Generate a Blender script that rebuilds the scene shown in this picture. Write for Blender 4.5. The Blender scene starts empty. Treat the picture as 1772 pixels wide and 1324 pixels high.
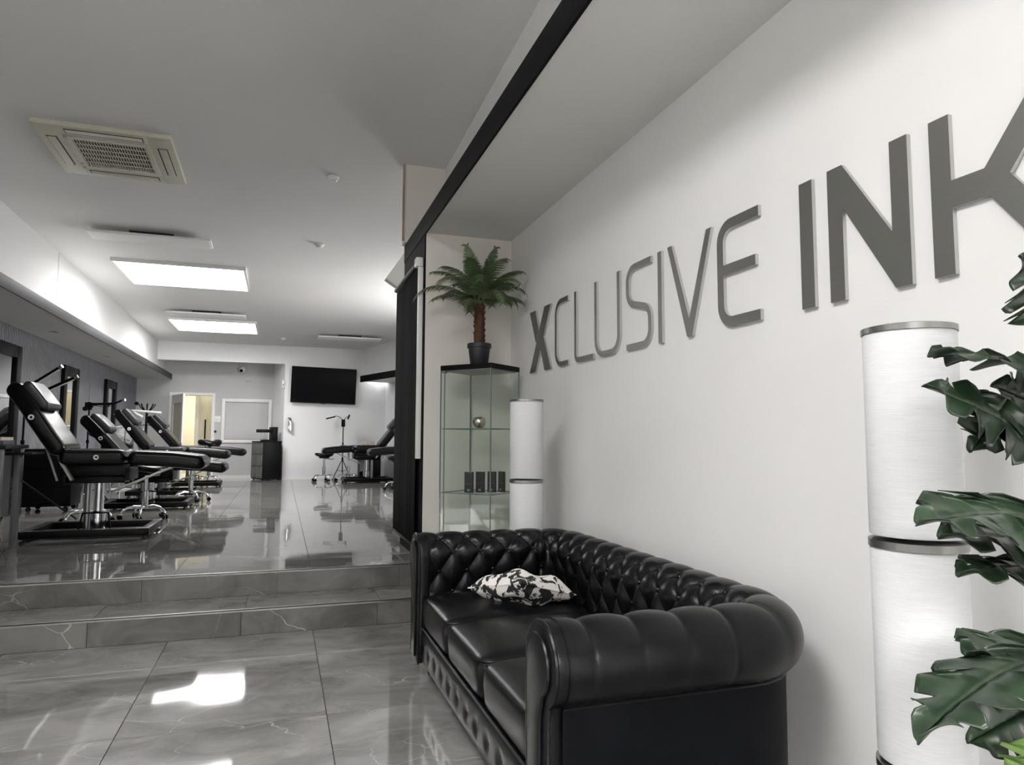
import bpy, bmesh, math, random
import numpy as np
from mathutils import Vector, Matrix

PI = math.pi
rnd = random.Random(7)
SC = bpy.context.scene
COL = SC.collection

# ------------------------------------------------------------------ camera, sky, lights, exposure
cam_d = bpy.data.cameras.new('camera')
cam = bpy.data.objects.new('camera', cam_d)
COL.objects.link(cam)
YAW, PITCH, ROLL = 3.21379865e-01, 8.29897105e-02, 4.05276543e-03
fw = Vector((math.sin(YAW) * math.cos(PITCH), math.cos(YAW) * math.cos(PITCH), math.sin(PITCH)))
rt = Vector((math.cos(YAW), -math.sin(YAW), 0))
up = rt.cross(fw)
r2 = rt * math.cos(ROLL) + up * math.sin(ROLL)
u2 = up * math.cos(ROLL) - rt * math.sin(ROLL)
m3 = Matrix((r2, u2, -fw)).transposed()
cam.matrix_world = Matrix.Translation((0, 0, 1.17)) @ m3.to_4x4()
cam_d.sensor_width = 36.0
cam_d.lens = 1194.95 / 1772 * 36.0
cam_d.clip_start = 0.05
SC.camera = cam

world = bpy.data.worlds.new('sky')
SC.world = world
world.use_nodes = True
bg = world.node_tree.nodes['Background']
bg.inputs[0].default_value = (1.0, 0.995, 0.985, 1)
bg.inputs[1].default_value = 4.6

vs = SC.view_settings
vs.view_transform = 'Standard'
vs.look = 'None'
vs.exposure = 2.5
vs.gamma = 1.0
vs.use_curve_mapping = False
try:
    SC.cycles.use_denoising = True
    SC.cycles.max_bounces = 8
    SC.cycles.diffuse_bounces = 5
    SC.cycles.glossy_bounces = 4
    SC.cycles.transparent_max_bounces = 12
    SC.cycles.sample_clamp_indirect = 6.0
    SC.cycles.caustics_reflective = False
    SC.cycles.caustics_refractive = False
except Exception:
    pass


def portal(name, loc, rot, sx, sy):
    l = bpy.data.lights.new(name, 'AREA')
    l.shape = 'RECTANGLE'
    l.size = sx
    l.size_y = sy
    l.cycles.is_portal = True
    o = bpy.data.objects.new(name, l)
    o.location = loc
    o.rotation_euler = rot
    COL.objects.link(o)
    return o


CA, CB = 3.74, 0.035            # the ceiling falls gently towards the back: z = CA - CB*y


def cz(y):
    return CA - CB * y


portal('skylight_portal', (-1.29, 10.2, cz(10.2) + .10), (0, 0, 0), 1.6, 1.5)
portal('skylight_portal', (-1.22, 13.8, cz(13.8) + .10), (0, 0, 0), 1.6, 1.5)
portal('shopfront_portal', (-.5, -2.12, 1.6), (PI / 2, 0, PI), 3.0, 2.0)


def lamp(name, kind, loc, energy, color, size=.3, rot=(0, 0, 0)):
    l = bpy.data.lights.new(name, kind)
    l.energy = energy
    l.color = color
    if kind == 'AREA':
        l.size = size
    else:
        l.shadow_soft_size = size
    o = bpy.data.objects.new(name, l)
    o.location = loc
    o.rotation_euler = rot
    COL.objects.link(o)
    return o


portal('skylight_portal', (-1.29, .65, cz(.65) + .10), (0, 0, 0), 1.6, 2.0)
portal('added_window_portal', (3.52, 10.4, 2.3), (0, PI / 2, 0), 1.6, 2.0)
lamp('corridor_lamp', 'AREA', (-1.85, 17.9, 2.55), 5, (1.0, .96, .87), .5)

# ------------------------------------------------------------------ materials


def mat(name, col, rough=.5, metal=0.0, noise=0.0, nscale=8.0, bump=0.0, bscale=60.0, spec=.5, stretch=None, rvar=0.0, coat=0.0):
    m = bpy.data.materials.new(name)
    m.use_nodes = True
    nt = m.node_tree
    p = nt.nodes['Principled BSDF']
    p.inputs['Base Color'].default_value = (*col, 1)
    p.inputs['Roughness'].default_value = rough
    p.inputs['Metallic'].default_value = metal
    p.inputs['Specular IOR Level'].default_value = spec
    p.inputs['Coat Weight'].default_value = coat
    tc = nt.nodes.new('ShaderNodeTexCoord')
    vec = tc.outputs['Object']
    if stretch:
        mp = nt.nodes.new('ShaderNodeMapping')
        mp.inputs['Scale'].default_value = stretch
        nt.links.new(vec, mp.inputs['Vector'])
        vec = mp.outputs['Vector']
    n = nt.nodes.new('ShaderNodeTexNoise')
    n.inputs['Scale'].default_value = nscale
    n.inputs['Detail'].default_value = 5
    nt.links.new(vec, n.inputs['Vector'])
    k = max(noise, .02)
    r = nt.nodes.new('ShaderNodeValToRGB')
    r.color_ramp.elements[0].position = .3
    r.color_ramp.elements[1].position = .7
    r.color_ramp.elements[0].color = (*[c * (1 - k) for c in col], 1)
    r.color_ramp.elements[1].color = (*[min(1, c * (1 + k)) for c in col], 1)
    nt.links.new(n.outputs['Fac'], r.inputs['Fac'])
    nt.links.new(r.outputs['Color'], p.inputs['Base Color'])
    if rvar:
        mr = nt.nodes.new('ShaderNodeMapRange')
        mr.inputs['To Min'].default_value = rough - rvar
        mr.inputs['To Max'].default_value = rough + rvar
        nt.links.new(n.outputs['Fac'], mr.inputs['Value'])
        nt.links.new(mr.outputs['Result'], p.inputs['Roughness'])
    if bump:
        b = nt.nodes.new('ShaderNodeTexNoise')
        b.inputs['Scale'].default_value = bscale
        b.inputs['Detail'].default_value = 3
        nt.links.new(vec, b.inputs['Vector'])
        bn = nt.nodes.new('ShaderNodeBump')
        bn.inputs['Strength'].default_value = bump
        bn.inputs['Distance'].default_value = .01
        nt.links.new(b.outputs['Fac'], bn.inputs['Height'])
        nt.links.new(bn.outputs['Normal'], p.inputs['Normal'])
    return m


M = {}
M['wall_white'] = mat('wall_white', (.80, .796, .787), .55, noise=.025, nscale=1.6, bump=.03, bscale=90)
M['wall_cool'] = mat('wall_cool', (.78, .785, .795), .6, noise=.02, nscale=2)
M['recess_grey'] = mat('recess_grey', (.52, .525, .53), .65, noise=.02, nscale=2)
M['wall_beige'] = mat('wall_beige', (.72, .69, .64), .6, noise=.03, nscale=3)
M['ceiling'] = mat('ceiling_paint', (.72, .715, .71), .75, noise=.03, nscale=.8)
M['soffit'] = mat('soffit_paint', (.70, .70, .68), .7, noise=.02, nscale=1.2)
M['black_paint'] = mat('black_paint', (.006, .006, .007), .6, noise=.1, spec=.08)
M['dark_fascia'] = mat('dark_fascia', (.028, .028, .031), .5, noise=.15, nscale=3, spec=.2)
M['slat_grey'] = mat('slat_grey', (.17, .175, .19), .5, noise=.12, nscale=5)
M['slat_back'] = mat('slat_back', (.05, .05, .055), .7)
M['black_fabric'] = mat('black_fabric', (.006, .006, .0075), .85, noise=.2, nscale=4, bump=.1, bscale=200, spec=.1)
M['white_plastic'] = mat('white_plastic', (.80, .80, .78), .4)
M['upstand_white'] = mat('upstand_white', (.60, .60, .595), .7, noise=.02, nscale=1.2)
M['panel_white'] = mat('panel_white', (.88, .88, .87), .5)
M['cream_plastic'] = mat('cream_plastic', (.60, .58, .49), .45, noise=.04)
M['dark_gap'] = mat('dark_gap', (.02, .02, .022), .8)
M['grey_plastic'] = mat('grey_plastic', (.35, .35, .34), .5)
M['chrome'] = mat('chrome', (.75, .76, .78), .12, 1.0)
M['steel'] = mat('brushed_steel', (.30, .30, .29), .34, 1.0, noise=.05, nscale=6, stretch=(1, 60, 1.5))
M['letter_steel'] = mat('letter_steel', (.27, .27, .255), .42, .9, noise=.03, nscale=4, stretch=(1, 1.5, 90))
M['letter_edge'] = mat('letter_edge', (.55, .55, .53), .35, .8)
M['leather'] = mat('black_leather', (.004, .0043, .0052), .30, noise=.2, nscale=10, bump=.08, bscale=260, spec=.30, rvar=.05)
M['leather_flat'] = mat('black_leather_flat', (.005, .0055, .007), .48, noise=.2, nscale=10, bump=.10, bscale=260, spec=.07)
M['chair_leather'] = mat('chair_leather', (.0035, .0035, .004), .24, noise=.2, nscale=12, bump=.05, bscale=200, spec=.20)
M['chair_pad'] = mat('chair_pad_face', (.03, .03, .032), .30, noise=.2, nscale=12, bump=.05, bscale=200)
M['black_metal'] = mat('black_metal', (.003, .003, .0035), .34, noise=.2, spec=.12)
M['black_plastic'] = mat('black_plastic', (.006, .006, .007), .42, noise=.1, spec=.12)
M['screen'] = mat('screen_glass', (.003, .003, .004), .15, spec=.12)
M['rubber'] = mat('rubber', (.02, .02, .02), .6)
M['dark_grey'] = mat('dark_grey_drawers', (.10, .10, .105), .45, noise=.1)
M['pot'] = mat('pot_plastic', (.018, .02, .024), .5)
M['bark'] = mat('palm_bark', (.075, .032, .018), .8, noise=.5, nscale=30, bump=.5, bscale=80)
M['soil'] = mat('soil', (.02, .015, .01), .95, noise=.5, nscale=40)
M['lamp_shade'] = mat('lamp_fabric', (.65, .66, .67), .85, noise=.06, nscale=10, stretch=(2, 2, 60), bump=.12, bscale=14, spec=.04)
M['wood_warm'] = mat('warm_wood', (.72, .69, .58), .5, noise=.08, nscale=4, stretch=(8, 8, 1))
M['corridor'] = mat('corridor_wall', (.74, .71, .61), .6, noise=.05)
M['frost_glass'] = mat('frosted_door_glass', (.62, .56, .43), .35, noise=.05)
M['paper'] = mat('paper', (.62, .56, .46), .7, noise=.2, nscale=20)
M['book_blue'] = mat('dark_blue_box', (.03, .035, .07), .6)
M['mirror'] = mat('mirror_glass', (.85, .86, .87), .02, 1.0)
M['tan_trim'] = mat('tan_trim', (.36, .27, .20), .7, noise=.2)
M['grout'] = mat('grout', (.045, .044, .043), .8)
M['step_metal'] = mat('step_metal', (.34, .335, .32), .38, 1.0, noise=.1, nscale=20)
M['concrete'] = mat('pavement', (.2, .2, .195), .9, noise=.1)
M['box_black'] = mat('box_charcoal', (.030, .030, .031), .5, noise=.1)
M['sky_blocker'] = mat('sky_blocker', (.16, .155, .15), .8, noise=.2, nscale=1)
M['silver_apple'] = mat('silver_apple', (.62, .57, .50), .14, 1.0)


def green(name, c1, c2, rough, nscale=6.0):
    m = bpy.data.materials.new(name)
    m.use_nodes = True
    nt = m.node_tree
    p = nt.nodes['Principled BSDF']
    p.inputs['Roughness'].default_value = rough
    tc = nt.nodes.new('ShaderNodeTexCoord')
    n = nt.nodes.new('ShaderNodeTexNoise')
    n.inputs['Scale'].default_value = nscale
    n.inputs['Detail'].default_value = 4
    nt.links.new(tc.outputs['Object'], n.inputs['Vector'])
    r = nt.nodes.new('ShaderNodeValToRGB')
    r.color_ramp.elements[0].position = .32
    r.color_ramp.elements[1].position = .68
    r.color_ramp.elements[0].color = (*c1, 1)
    r.color_ramp.elements[1].color = (*c2, 1)
    nt.links.new(n.outputs['Fac'], r.inputs['Fac'])
    nt.links.new(r.outputs['Color'], p.inputs['Base Color'])
    return m


M['palm_green'] = green('palm_green', (.06, .095, .042), (.125, .18, .085), .55)
M['leaf_green'] = green('leaf_green', (.012, .026, .013), (.034, .058, .032), .30, 14)
M['leaf_dark'] = green('leaf_dark', (.008, .018, .009), (.016, .034, .014), .35, 14)
M['leaf_light'] = green('leaf_light', (.14, .24, .06), (.20, .32, .10), .4, 14)
M['stem_green'] = green('stem_green', (.05, .08, .03), (.08, .11, .045), .5)


def glass(name, tint=(.93, .97, .95), refl=.07, graze=.32):
    m = bpy.data.materials.new(name)
    m.use_nodes = True
    nt = m.node_tree
    nt.nodes.remove(nt.nodes['Principled BSDF'])
    out = nt.nodes['Material Output']
    t = nt.nodes.new('ShaderNodeBsdfTransparent')
    t.inputs[0].default_value = (*tint, 1)
    g = nt.nodes.new('ShaderNodeBsdfGlossy')
    g.inputs['Roughness'].default_value = .02
    mx = nt.nodes.new('ShaderNodeMixShader')
    lw = nt.nodes.new('ShaderNodeLayerWeight')
    lw.inputs['Blend'].default_value = .5
    pw = nt.nodes.new('ShaderNodeMath')
    pw.operation = 'POWER'
    pw.inputs[1].default_value = 4.0
    nt.links.new(lw.outputs['Facing'], pw.inputs[0])
    fr = nt.nodes.new('ShaderNodeMapRange')
    fr.inputs['To Min'].default_value = refl * .4
    fr.inputs['To Max'].default_value = graze
    nt.links.new(pw.outputs[0], fr.inputs['Value'])
    nt.links.new(fr.outputs[0], mx.inputs[0])
    nt.links.new(t.outputs[0], mx.inputs[1])
    nt.links.new(g.outputs[0], mx.inputs[2])
    nt.links.new(mx.outputs[0], out.inputs['Surface'])
    return m


M['glass'] = glass('clear_glass', (.96, .955, .955))
M['glass_edge'] = mat('glass_edge', (.16, .21, .20), .2)
M['case_glass'] = glass('case_glass', (.955, .972, .962), .03, .14)


def marble(name, lo, hi, rough):
    m = bpy.data.materials.new(name)
    m.use_nodes = True
    nt = m.node_tree
    L = nt.links.new
    p = nt.nodes['Principled BSDF']
    p.inputs['Roughness'].default_value = rough
    geo = nt.nodes.new('ShaderNodeNewGeometry')
    oi = nt.nodes.new('ShaderNodeObjectInfo')
    mul = nt.nodes.new('ShaderNodeMath')
    mul.operation = 'MULTIPLY'
    mul.inputs[1].default_value = 23.0
    L(oi.outputs['Random'], mul.inputs[0])
    add = nt.nodes.new('ShaderNodeVectorMath')
    add.operation = 'ADD'
    L(geo.outputs['Position'], add.inputs[0])
    L(mul.outputs[0], add.inputs[1])
    mp = nt.nodes.new('ShaderNodeMapping')
    mp.inputs['Rotation'].default_value = (0, 0, .5)
    mp.inputs['Scale'].default_value = (1.0, 1.9, 1.5)
    L(add.outputs[0], mp.inputs['Vector'])
    n = nt.nodes.new('ShaderNodeTexNoise')
    n.inputs['Scale'].default_value = 2.2
    n.inputs['Detail'].default_value = 7
    n.inputs['Roughness'].default_value = .62
    n.inputs['Distortion'].default_value = .8
    L(mp.outputs[0], n.inputs['Vector'])
    r = nt.nodes.new('ShaderNodeValToRGB')
    r.color_ramp.elements[0].position = .36
    r.color_ramp.elements[1].position = .66
    r.color_ramp.elements[0].color = (*lo, 1)
    r.color_ramp.elements[1].color = (*hi, 1)
    L(n.outputs['Fac'], r.inputs['Fac'])
    # thin pale veins along distorted cell borders
    dn = nt.nodes.new('ShaderNodeTexNoise')
    dn.inputs['Scale'].default_value = 1.7
    dn.inputs['Detail'].default_value = 4
    L(mp.outputs[0], dn.inputs['Vector'])
    mixv = nt.nodes.new('ShaderNodeVectorMath')
    mixv.operation = 'MULTIPLY_ADD'
    mixv.inputs[1].default_value = (.55, .55, .55)
    L(dn.outputs['Color'], mixv.inputs[0])
    L(mp.outputs[0], mixv.inputs[2])
    v = nt.nodes.new('ShaderNodeTexVoronoi')
    v.feature = 'DISTANCE_TO_EDGE'
    v.inputs['Scale'].default_value = 2.0
    L(mixv.outputs[0], v.inputs['Vector'])
    vr = nt.nodes.new('ShaderNodeMapRange')
    vr.inputs['From Min'].default_value = .0
    vr.inputs['From Max'].default_value = .010
    vr.inputs['To Min'].default_value = 1.0
    vr.inputs['To Max'].default_value = 0.0
    L(v.outputs['Distance'], vr.inputs['Value'])
    mk = nt.nodes.new('ShaderNodeMapRange')
    mk.inputs['From Min'].default_value = .45
    mk.inputs['From Max'].default_value = .66
    L(dn.outputs['Fac'], mk.inputs['Value'])
    mm = nt.nodes.new('ShaderNodeMath')
    mm.operation = 'MULTIPLY'
    L(vr.outputs[0], mm.inputs[0])
    L(mk.outputs[0], mm.inputs[1])
    mx = nt.nodes.new('ShaderNodeMix')
    mx.data_type = 'RGBA'
    L(mm.outputs[0], mx.inputs[0])
    L(r.outputs['Color'], mx.inputs[6])
    mx.inputs[7].default_value = (.42, .41, .39, 1)
    L(mx.outputs[2], p.inputs['Base Color'])
    b = nt.nodes.new('ShaderNodeTexNoise')
    b.inputs['Scale'].default_value = 2.2
    b.inputs['Detail'].default_value = 1
    L(geo.outputs['Position'], b.inputs['Vector'])
    bn = nt.nodes.new('ShaderNodeBump')
    bn.inputs['Strength'].default_value = .09
    bn.inputs['Distance'].default_value = .02
    L(b.outputs['Fac'], bn.inputs['Height'])
    L(bn.outputs['Normal'], p.inputs['Normal'])
    return m


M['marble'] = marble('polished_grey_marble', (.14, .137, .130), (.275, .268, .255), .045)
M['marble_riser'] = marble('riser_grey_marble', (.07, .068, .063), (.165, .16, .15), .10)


def pattern_fabric():
    m = bpy.data.materials.new('black_and_white_print')
    m.use_nodes = True
    nt = m.node_tree
    p = nt.nodes['Principled BSDF']
    p.inputs['Roughness'].default_value = .8
    tc = nt.nodes.new('ShaderNodeTexCoord')
    n = nt.nodes.new('ShaderNodeTexNoise')
    n.inputs['Scale'].default_value = 14
    n.inputs['Detail'].default_value = 2.0
    n.inputs['Distortion'].default_value = 1.6
    nt.links.new(tc.outputs['Object'], n.inputs['Vector'])
    r = nt.nodes.new('ShaderNodeValToRGB')
    r.color_ramp.elements[0].position = .495
    r.color_ramp.elements[1].position = .52
    r.color_ramp.elements[0].color = (.012, .012, .013, 1)
    r.color_ramp.elements[1].color = (.72, .70, .66, 1)
    nt.links.new(n.outputs['Fac'], r.inputs['Fac'])
    nt.links.new(r.outputs['Color'], p.inputs['Base Color'])
    return m


M['print'] = pattern_fabric()

# ------------------------------------------------------------------ mesh helpers
ROOT = {}


class MB:
    def __init__(s):
        s.v, s.f = [], []

    def add(s, vs, fs):
        b = len(s.v)
        s.v += [tuple(v) for v in vs]
        s.f += [tuple(i + b for i in f) for f in fs]
        return s

    def box(s, x0, x1, y0, y1, z0, z1, mtx=None):
        vs = [Vector((x, y, z)) for x in (x0, x1) for y in (y0, y1) for z in (z0, z1)]
        if mtx is not None:
            vs = [mtx @ v for v in vs]
        return s.add(vs, [(0, 1, 3, 2), (4, 6, 7, 5), (0, 4, 5, 1), (2, 3, 7, 6), (0, 2, 6, 4), (1, 5, 7, 3)])

    def beam(s, a, b, w, h, upv=(0, 0, 1)):
        a, b = Vector(a), Vector(b)
        d = (b - a).normalized()
        u = Vector(upv)
        x = d.cross(u)
        if x.length < 1e-4:
            x = d.cross(Vector((1, 0, 0)))
        x.normalize()
        y = x.cross(d)
        vs = [p + x * (i * w / 2) + y * (j * h / 2) for p in (a, b) for i, j in ((-1, -1), (1, -1), (1, 1), (-1, 1))]
        return s.add(vs, [(3, 2, 1, 0), (4, 5, 6, 7), (0, 1, 5, 4), (1, 2, 6, 5), (2, 3, 7, 6), (3, 0, 4, 7)])

    def tube(s, pts, r, n=10, cap=True):
        pts = [Vector(p) for p in pts]
        rs = r if isinstance(r, (list, tuple)) else [r] * len(pts)
        t0 = (pts[1] - pts[0]).normalized()
        nx = t0.orthogonal().normalized()
        rings = []
        for i, p in enumerate(pts):
            if i == 0:
                t = t0
            elif i == len(pts) - 1:
                t = (pts[-1] - pts[-2]).normalized()
            else:
                t = ((pts[i + 1] - p).normalized() + (p - pts[i - 1]).normalized())
                t = t.normalized() if t.length > 1e-6 else t0
            nx = (nx - t * nx.dot(t))
            nx = nx.normalized() if nx.length > 1e-6 else t.orthogonal().normalized()
            ny = t.cross(nx)
            rings.append([p + (nx * math.cos(2 * PI * k / n) + ny * math.sin(2 * PI * k / n)) * rs[i] for k in range(n)])
        return s.rings(rings, cap)

    def rings(s, rings, cap=True):
        n = len(rings[0])
        vs = [v for r in rings for v in r]
        fs = []
        for i in range(len(rings) - 1):
            for k in range(n):
                a, b = i * n + k, i * n + (k + 1) % n
                fs.append((a, b, b + n, a + n))
        if cap:
            fs.append(tuple(reversed(range(n))))
            fs.append(tuple(range((len(rings) - 1) * n, len(rings) * n)))
        return s.add(vs, fs)

    def lathe(s, prof, c=(0, 0, 0), n=24, axis='z', cap=True):
        rings = []
        for r, z in prof:
            ring = []
            for k in range(n):
                a = 2 * PI * k / n
                x, y = r * math.cos(a), r * math.sin(a)
                if axis == 'z':
                    q = (x, y, z)
                elif axis == 'x':
                    q = (z, x, y)
                else:
                    q = (y, z, x)
                ring.append(Vector(q) + Vector(c))
            rings.append(ring)
        return s.rings(rings, cap)

    def grid(s, rows, closed=False):
        n = len(rows[0])
        vs = [v for r in rows for v in r]
        fs = []
        for i in range(len(rows) - 1):
            for k in range(n if closed else n - 1):
                a, b = i * n + k, i * n + (k + 1) % n
                fs.append((a, b, b + n, a + n))
        return s.add(vs, fs)

    def prism(s, poly, fn, t0, t1):
        n = len(poly)
        vs = [fn(a, b, t0) for a, b in poly] + [fn(a, b, t1) for a, b in poly]
        fs = [tuple(reversed(range(n))), tuple(range(n, 2 * n))]
        for i in range(n):
            j = (i + 1) % n
            fs.append((i, j, j + n, i + n))
        return s.add(vs, fs)

    def mesh(s, name, m, bevel=0.0, angle=38, smooth=True, world_of=None):
        me = bpy.data.meshes.new(name)
        vs = s.v
        if world_of is not None and world_of in ROOT:
            inv = ROOT[world_of].inverted()
            vs = [tuple(inv @ Vector(v)) for v in vs]
        me.from_pydata([tuple(v) for v in vs], [], s.f)
        bm = bmesh.new()
        bm.from_mesh(me)
        bmesh.ops.recalc_face_normals(bm, faces=bm.faces)
        if bevel:
            es = [e for e in bm.edges if len(e.link_faces) == 2 and e.calc_face_angle(0) > .6]
            bmesh.ops.bevel(bm, geom=es, offset=bevel, segments=2, affect='EDGES', profile=.6, clamp_overlap=True)
        bm.to_mesh(me)
        bm.free()
        me.materials.append(m)
        if smooth:
            me.polygons.foreach_set('use_smooth', [True] * len(me.polygons))
            try:
                me.set_sharp_from_angle(angle=math.radians(angle))
            except Exception:
                pass
        return me

    def build(s, name, m, parent=None, world=True, **k):
        me = s.mesh(name, m, world_of=parent if world else None, **k)
        o = bpy.data.objects.new(name, me)
        COL.objects.link(o)
        if parent is not None:
            o.parent = parent
            ROOT[o] = ROOT.get(parent, Matrix())
        return o


def tag(o, label=None, cat=None, group=None, kind=None):
    if label:
        o['label'] = label
    if cat:
        o['category'] = cat
    if group:
        o['group'] = group
    if kind:
        o['kind'] = kind
    return o


def thing(name, label, cat, loc=(0, 0, 0), rz=0.0, group=None):
    o = bpy.data.objects.new(name, None)
    o.empty_display_size = .1
    COL.objects.link(o)
    o.location = loc
    o.rotation_euler = (0, 0, rz)
    ROOT[o] = Matrix.Translation(loc) @ Matrix.Rotation(rz, 4, 'Z')
    return tag(o, label, cat, group)


def struct(o):
    o['kind'] = 'structure'
    return o


def share(src, parent, loc, rot=(0, 0, 0)):
    """a further part with the same mesh, placed in the parent's own frame"""
    o = src.copy()
    COL.objects.link(o)
    o.parent = parent
    o.location = loc
    o.rotation_euler = rot
    return o


def copy_tree(o, parent=None):
    c = o.copy()
    COL.objects.link(c)
    c.parent = parent
    for ch in list(o.children):
        copy_tree(ch, c)
    return c


def ring4(x0, x1, y0, y1, t):
    return ((x0, x0 + t, y0, y1), (x1 - t, x1, y0, y1), (x0 + t, x1 - t, y0, y0 + t), (x0 + t, x1 - t, y1 - t, y1))


def Bx(*a):
    return MB().box(*a)


# ------------------------------------------------------------------ the setting: floor, steps
XL, XR = -2.98, 1.654
fl = MB()
fl.box(-4.2, 4.2, -2.5, 4.535, -.20, -.006)
fl.box(-4.2, 4.2, 4.535, 4.93, -.20, .144)
fl.box(-4.2, 4.2, 4.93, 17.0, -.20, .294)
floor = struct(fl.build('floor', M['grout'], smooth=False))


def tile(x0, x1, y0, y1, z, name='tile', th=.012):
    g = .0018
    o = Bx(x0 + g, x1 - g, y0 + g, y1 - g, z - th, z).build(name, M['marble'], floor, smooth=False)
    return o


xs_low = [.22 + .805 * k for k in range(-5, 4)]
ys_low = [-2.5, -1.65, -.05, 1.55, 3.147, 4.52]
for i in range(len(xs_low) - 1):
    for j in range(len(ys_low) - 1):
        if xs_low[i] >= 1.8:
            continue
        tile(xs_low[i], xs_low[i + 1], ys_low[j], ys_low[j + 1], 0)
xs_up = [.22 + .845 * k for k in range(-4, 5)]
ys_up = [4.948, 5.33] + [6.93 + 1.6 * k for k in range(0, 7)]
ys_up[-1] = 16.95
for i in range(len(xs_up) - 1):
    for j in range(len(ys_up) - 1):
        tile(xs_up[i], xs_up[i + 1], ys_up[j], ys_up[j + 1], .30)
# riser tiles, tread tiles, metal nosings
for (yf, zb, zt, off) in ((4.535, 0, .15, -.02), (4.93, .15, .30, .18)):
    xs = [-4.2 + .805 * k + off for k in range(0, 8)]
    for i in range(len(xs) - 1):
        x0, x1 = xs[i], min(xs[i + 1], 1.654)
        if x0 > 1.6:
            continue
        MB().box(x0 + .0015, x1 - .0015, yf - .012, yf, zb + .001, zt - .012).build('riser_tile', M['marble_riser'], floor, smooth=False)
xs = [-4.2 + .805 * k for k in range(0, 8)]
for i in range(len(xs) - 1):
    if xs[i] < 1.6:
        tile(xs[i], min(xs[i + 1], 1.654), 4.548, 4.917, .15, 'tread_tile', .006)
for n_, (yf, zt) in enumerate(((4.535, .15), (4.93, .30))):
    b = MB()
    b.box(-4.2, 1.0, yf - .016, yf + .012, zt - .002, zt + .002)
    b.box(-4.2, 1.0, yf - .016, yf - .0125, zt - .012, zt + .002)
    struct(b.build('trim_%d' % (n_ + 1), M['step_metal'], smooth=False))

# ------------------------------------------------------------------ ceiling with two roof lights
SKY = [(-2.075, -.505, 9.53, 10.90), (-1.95, -.48, 13.16, 14.47), (-2.075, -.505, -.3, 1.6)]
cx_ = sorted(set([-4.2, 4.2] + [v for s_ in SKY for v in s_[:2]]))
cy_ = sorted(set([-2.5, 17.2] + [v for s_ in SKY for v in s_[2:]]))
cb = MB()
for i in range(len(cx_) - 1):
    for j in range(len(cy_) - 1):
        xm, ym = (cx_[i] + cx_[i + 1]) / 2, (cy_[j] + cy_[j + 1]) / 2
        if any(a < xm < b_ and c_ < ym < d_ for a, b_, c_, d_ in SKY):
            continue
        x0, x1, y0, y1 = cx_[i], cx_[i + 1], cy_[j], cy_[j + 1]
        vs_ = [(x, y, cz(y) + h) for x in (x0, x1) for y in (y0, y1) for h in (0, .05)]
        cb.add(vs_, [(0, 1, 3, 2), (4, 6, 7, 5), (0, 4, 5, 1), (2, 3, 7, 6), (0, 2, 6, 4), (1, 5, 7, 3)])
ceiling = struct(cb.build('ceiling', M['ceiling'], smooth=False))
for k, (x0, x1, y0, y1) in enumerate(SKY):
    zt = cz(y0) + .062
    w = MB()
    t = .03
    for a in ring4(x0, x1, y0, y1, t):
        w.box(*a, cz(y1) + .004, zt)
    win = struct(w.build('window_%d' % (1, 2, 6)[k], M['white_plastic'], smooth=False))
    Bx(x0 + t, x1 - t, y0 + t, y1 - t, zt - .02, zt - .01).build('pane', M['glass'], win, smooth=False)
    bl = Bx(x0 + .28, x1 - .26, y1 - .10, y1 - .035, cz(y1) - .012, cz(y1) + .05).build('blind_box', M['white_plastic'], win, bevel=.006)
    Bx(x0 + .30, x1 - .28, y1 - .095, y1 - .045, cz(y1) - .016, cz(y1) - .0125).build('slot', M['grey_plastic'], bl, smooth=False)

# ------------------------------------------------------------------ walls
# left: ribbed wall, soffit, fascia, upstand
wl = Bx(XL - .15, XL - .02, 4.0, 17.0, .294, 2.6).build('wall_left', M['slat_back'], smooth=False)
struct(wl)
sl = MB()
y = 5.0
while y < 16.6:
    sl.box(XL - .02, XL, y, y + .036, .30, 2.47)
    y += .05
tag(sl.build('slat', M['slat_grey'], wl, smooth=False), kind='stuff')
struct(Bx(XL - .15, -2.31, 4.0, 16.60, 2.46, 2.565).build('ceiling_soffit', M['soffit'], smooth=False))
struct(Bx(-2.31, -2.295, 4.0, 16.58, 2.455, 2.57).build('trim_3', M['dark_fascia'], bevel=.002))
b = MB()


def xu(y):
    return -2.65 + (y - 7.74) * .0223


for y0, y1 in ((2.0, 9.49), (9.505, 16.6)):
    vs_ = [(x, yy, z_) for yy in (y0, y1) for x in (xu(yy) - .12, xu(yy)) for z_ in (2.565, cz(yy) + .01)]
    b.add(vs_, [(0, 1, 3, 2), (4, 6, 7, 5), (0, 4, 5, 1), (2, 3, 7, 6), (0, 2, 6, 4), (1, 5, 7, 3)])
b.box(-3.1, xu(9.5) - .03, 9.48, 9.51, 2.565, 3.4)
struct(b.build('wall_left_upstand', M['upstand_white'], smooth=False))
# lower room's left wall, front wall with the shop window
struct(Bx(-4.2, -4.05, -2.1, 4.0, -.006, 3.8).build('wall_near_left', M['wall_white'], smooth=False))
struct(Bx(-4.2, XL - .02, 4.0, 4.15, -.006, 3.62).build('wall_left_return', M['wall_white'], smooth=False))
b = MB()
b.box(-4.2, -2.0, -2.3, -2.1, -.006, 3.82)
b.box(1.0, 1.80, -2.3, -2.1, -.006, 3.82)
b.box(-2.0, 1.0, -2.3, -2.1, 2.6, 3.82)
b.box(-2.0, 1.0, -2.3, -2.1, -.006, .6)
struct(b.build('wall_front', M['wall_white'], smooth=False))
b = MB()
for x in (-2.0, -.525, .95):
    b.box(x, x + .05, -2.24, -2.17, .6, 2.6)
for z_ in (.6, 2.55):
    b.box(-2.0, 1.0, -2.239, -2.171, z_, z_ + .05)
w3 = struct(b.build('window_3', M['black_metal'], smooth=False))
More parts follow.
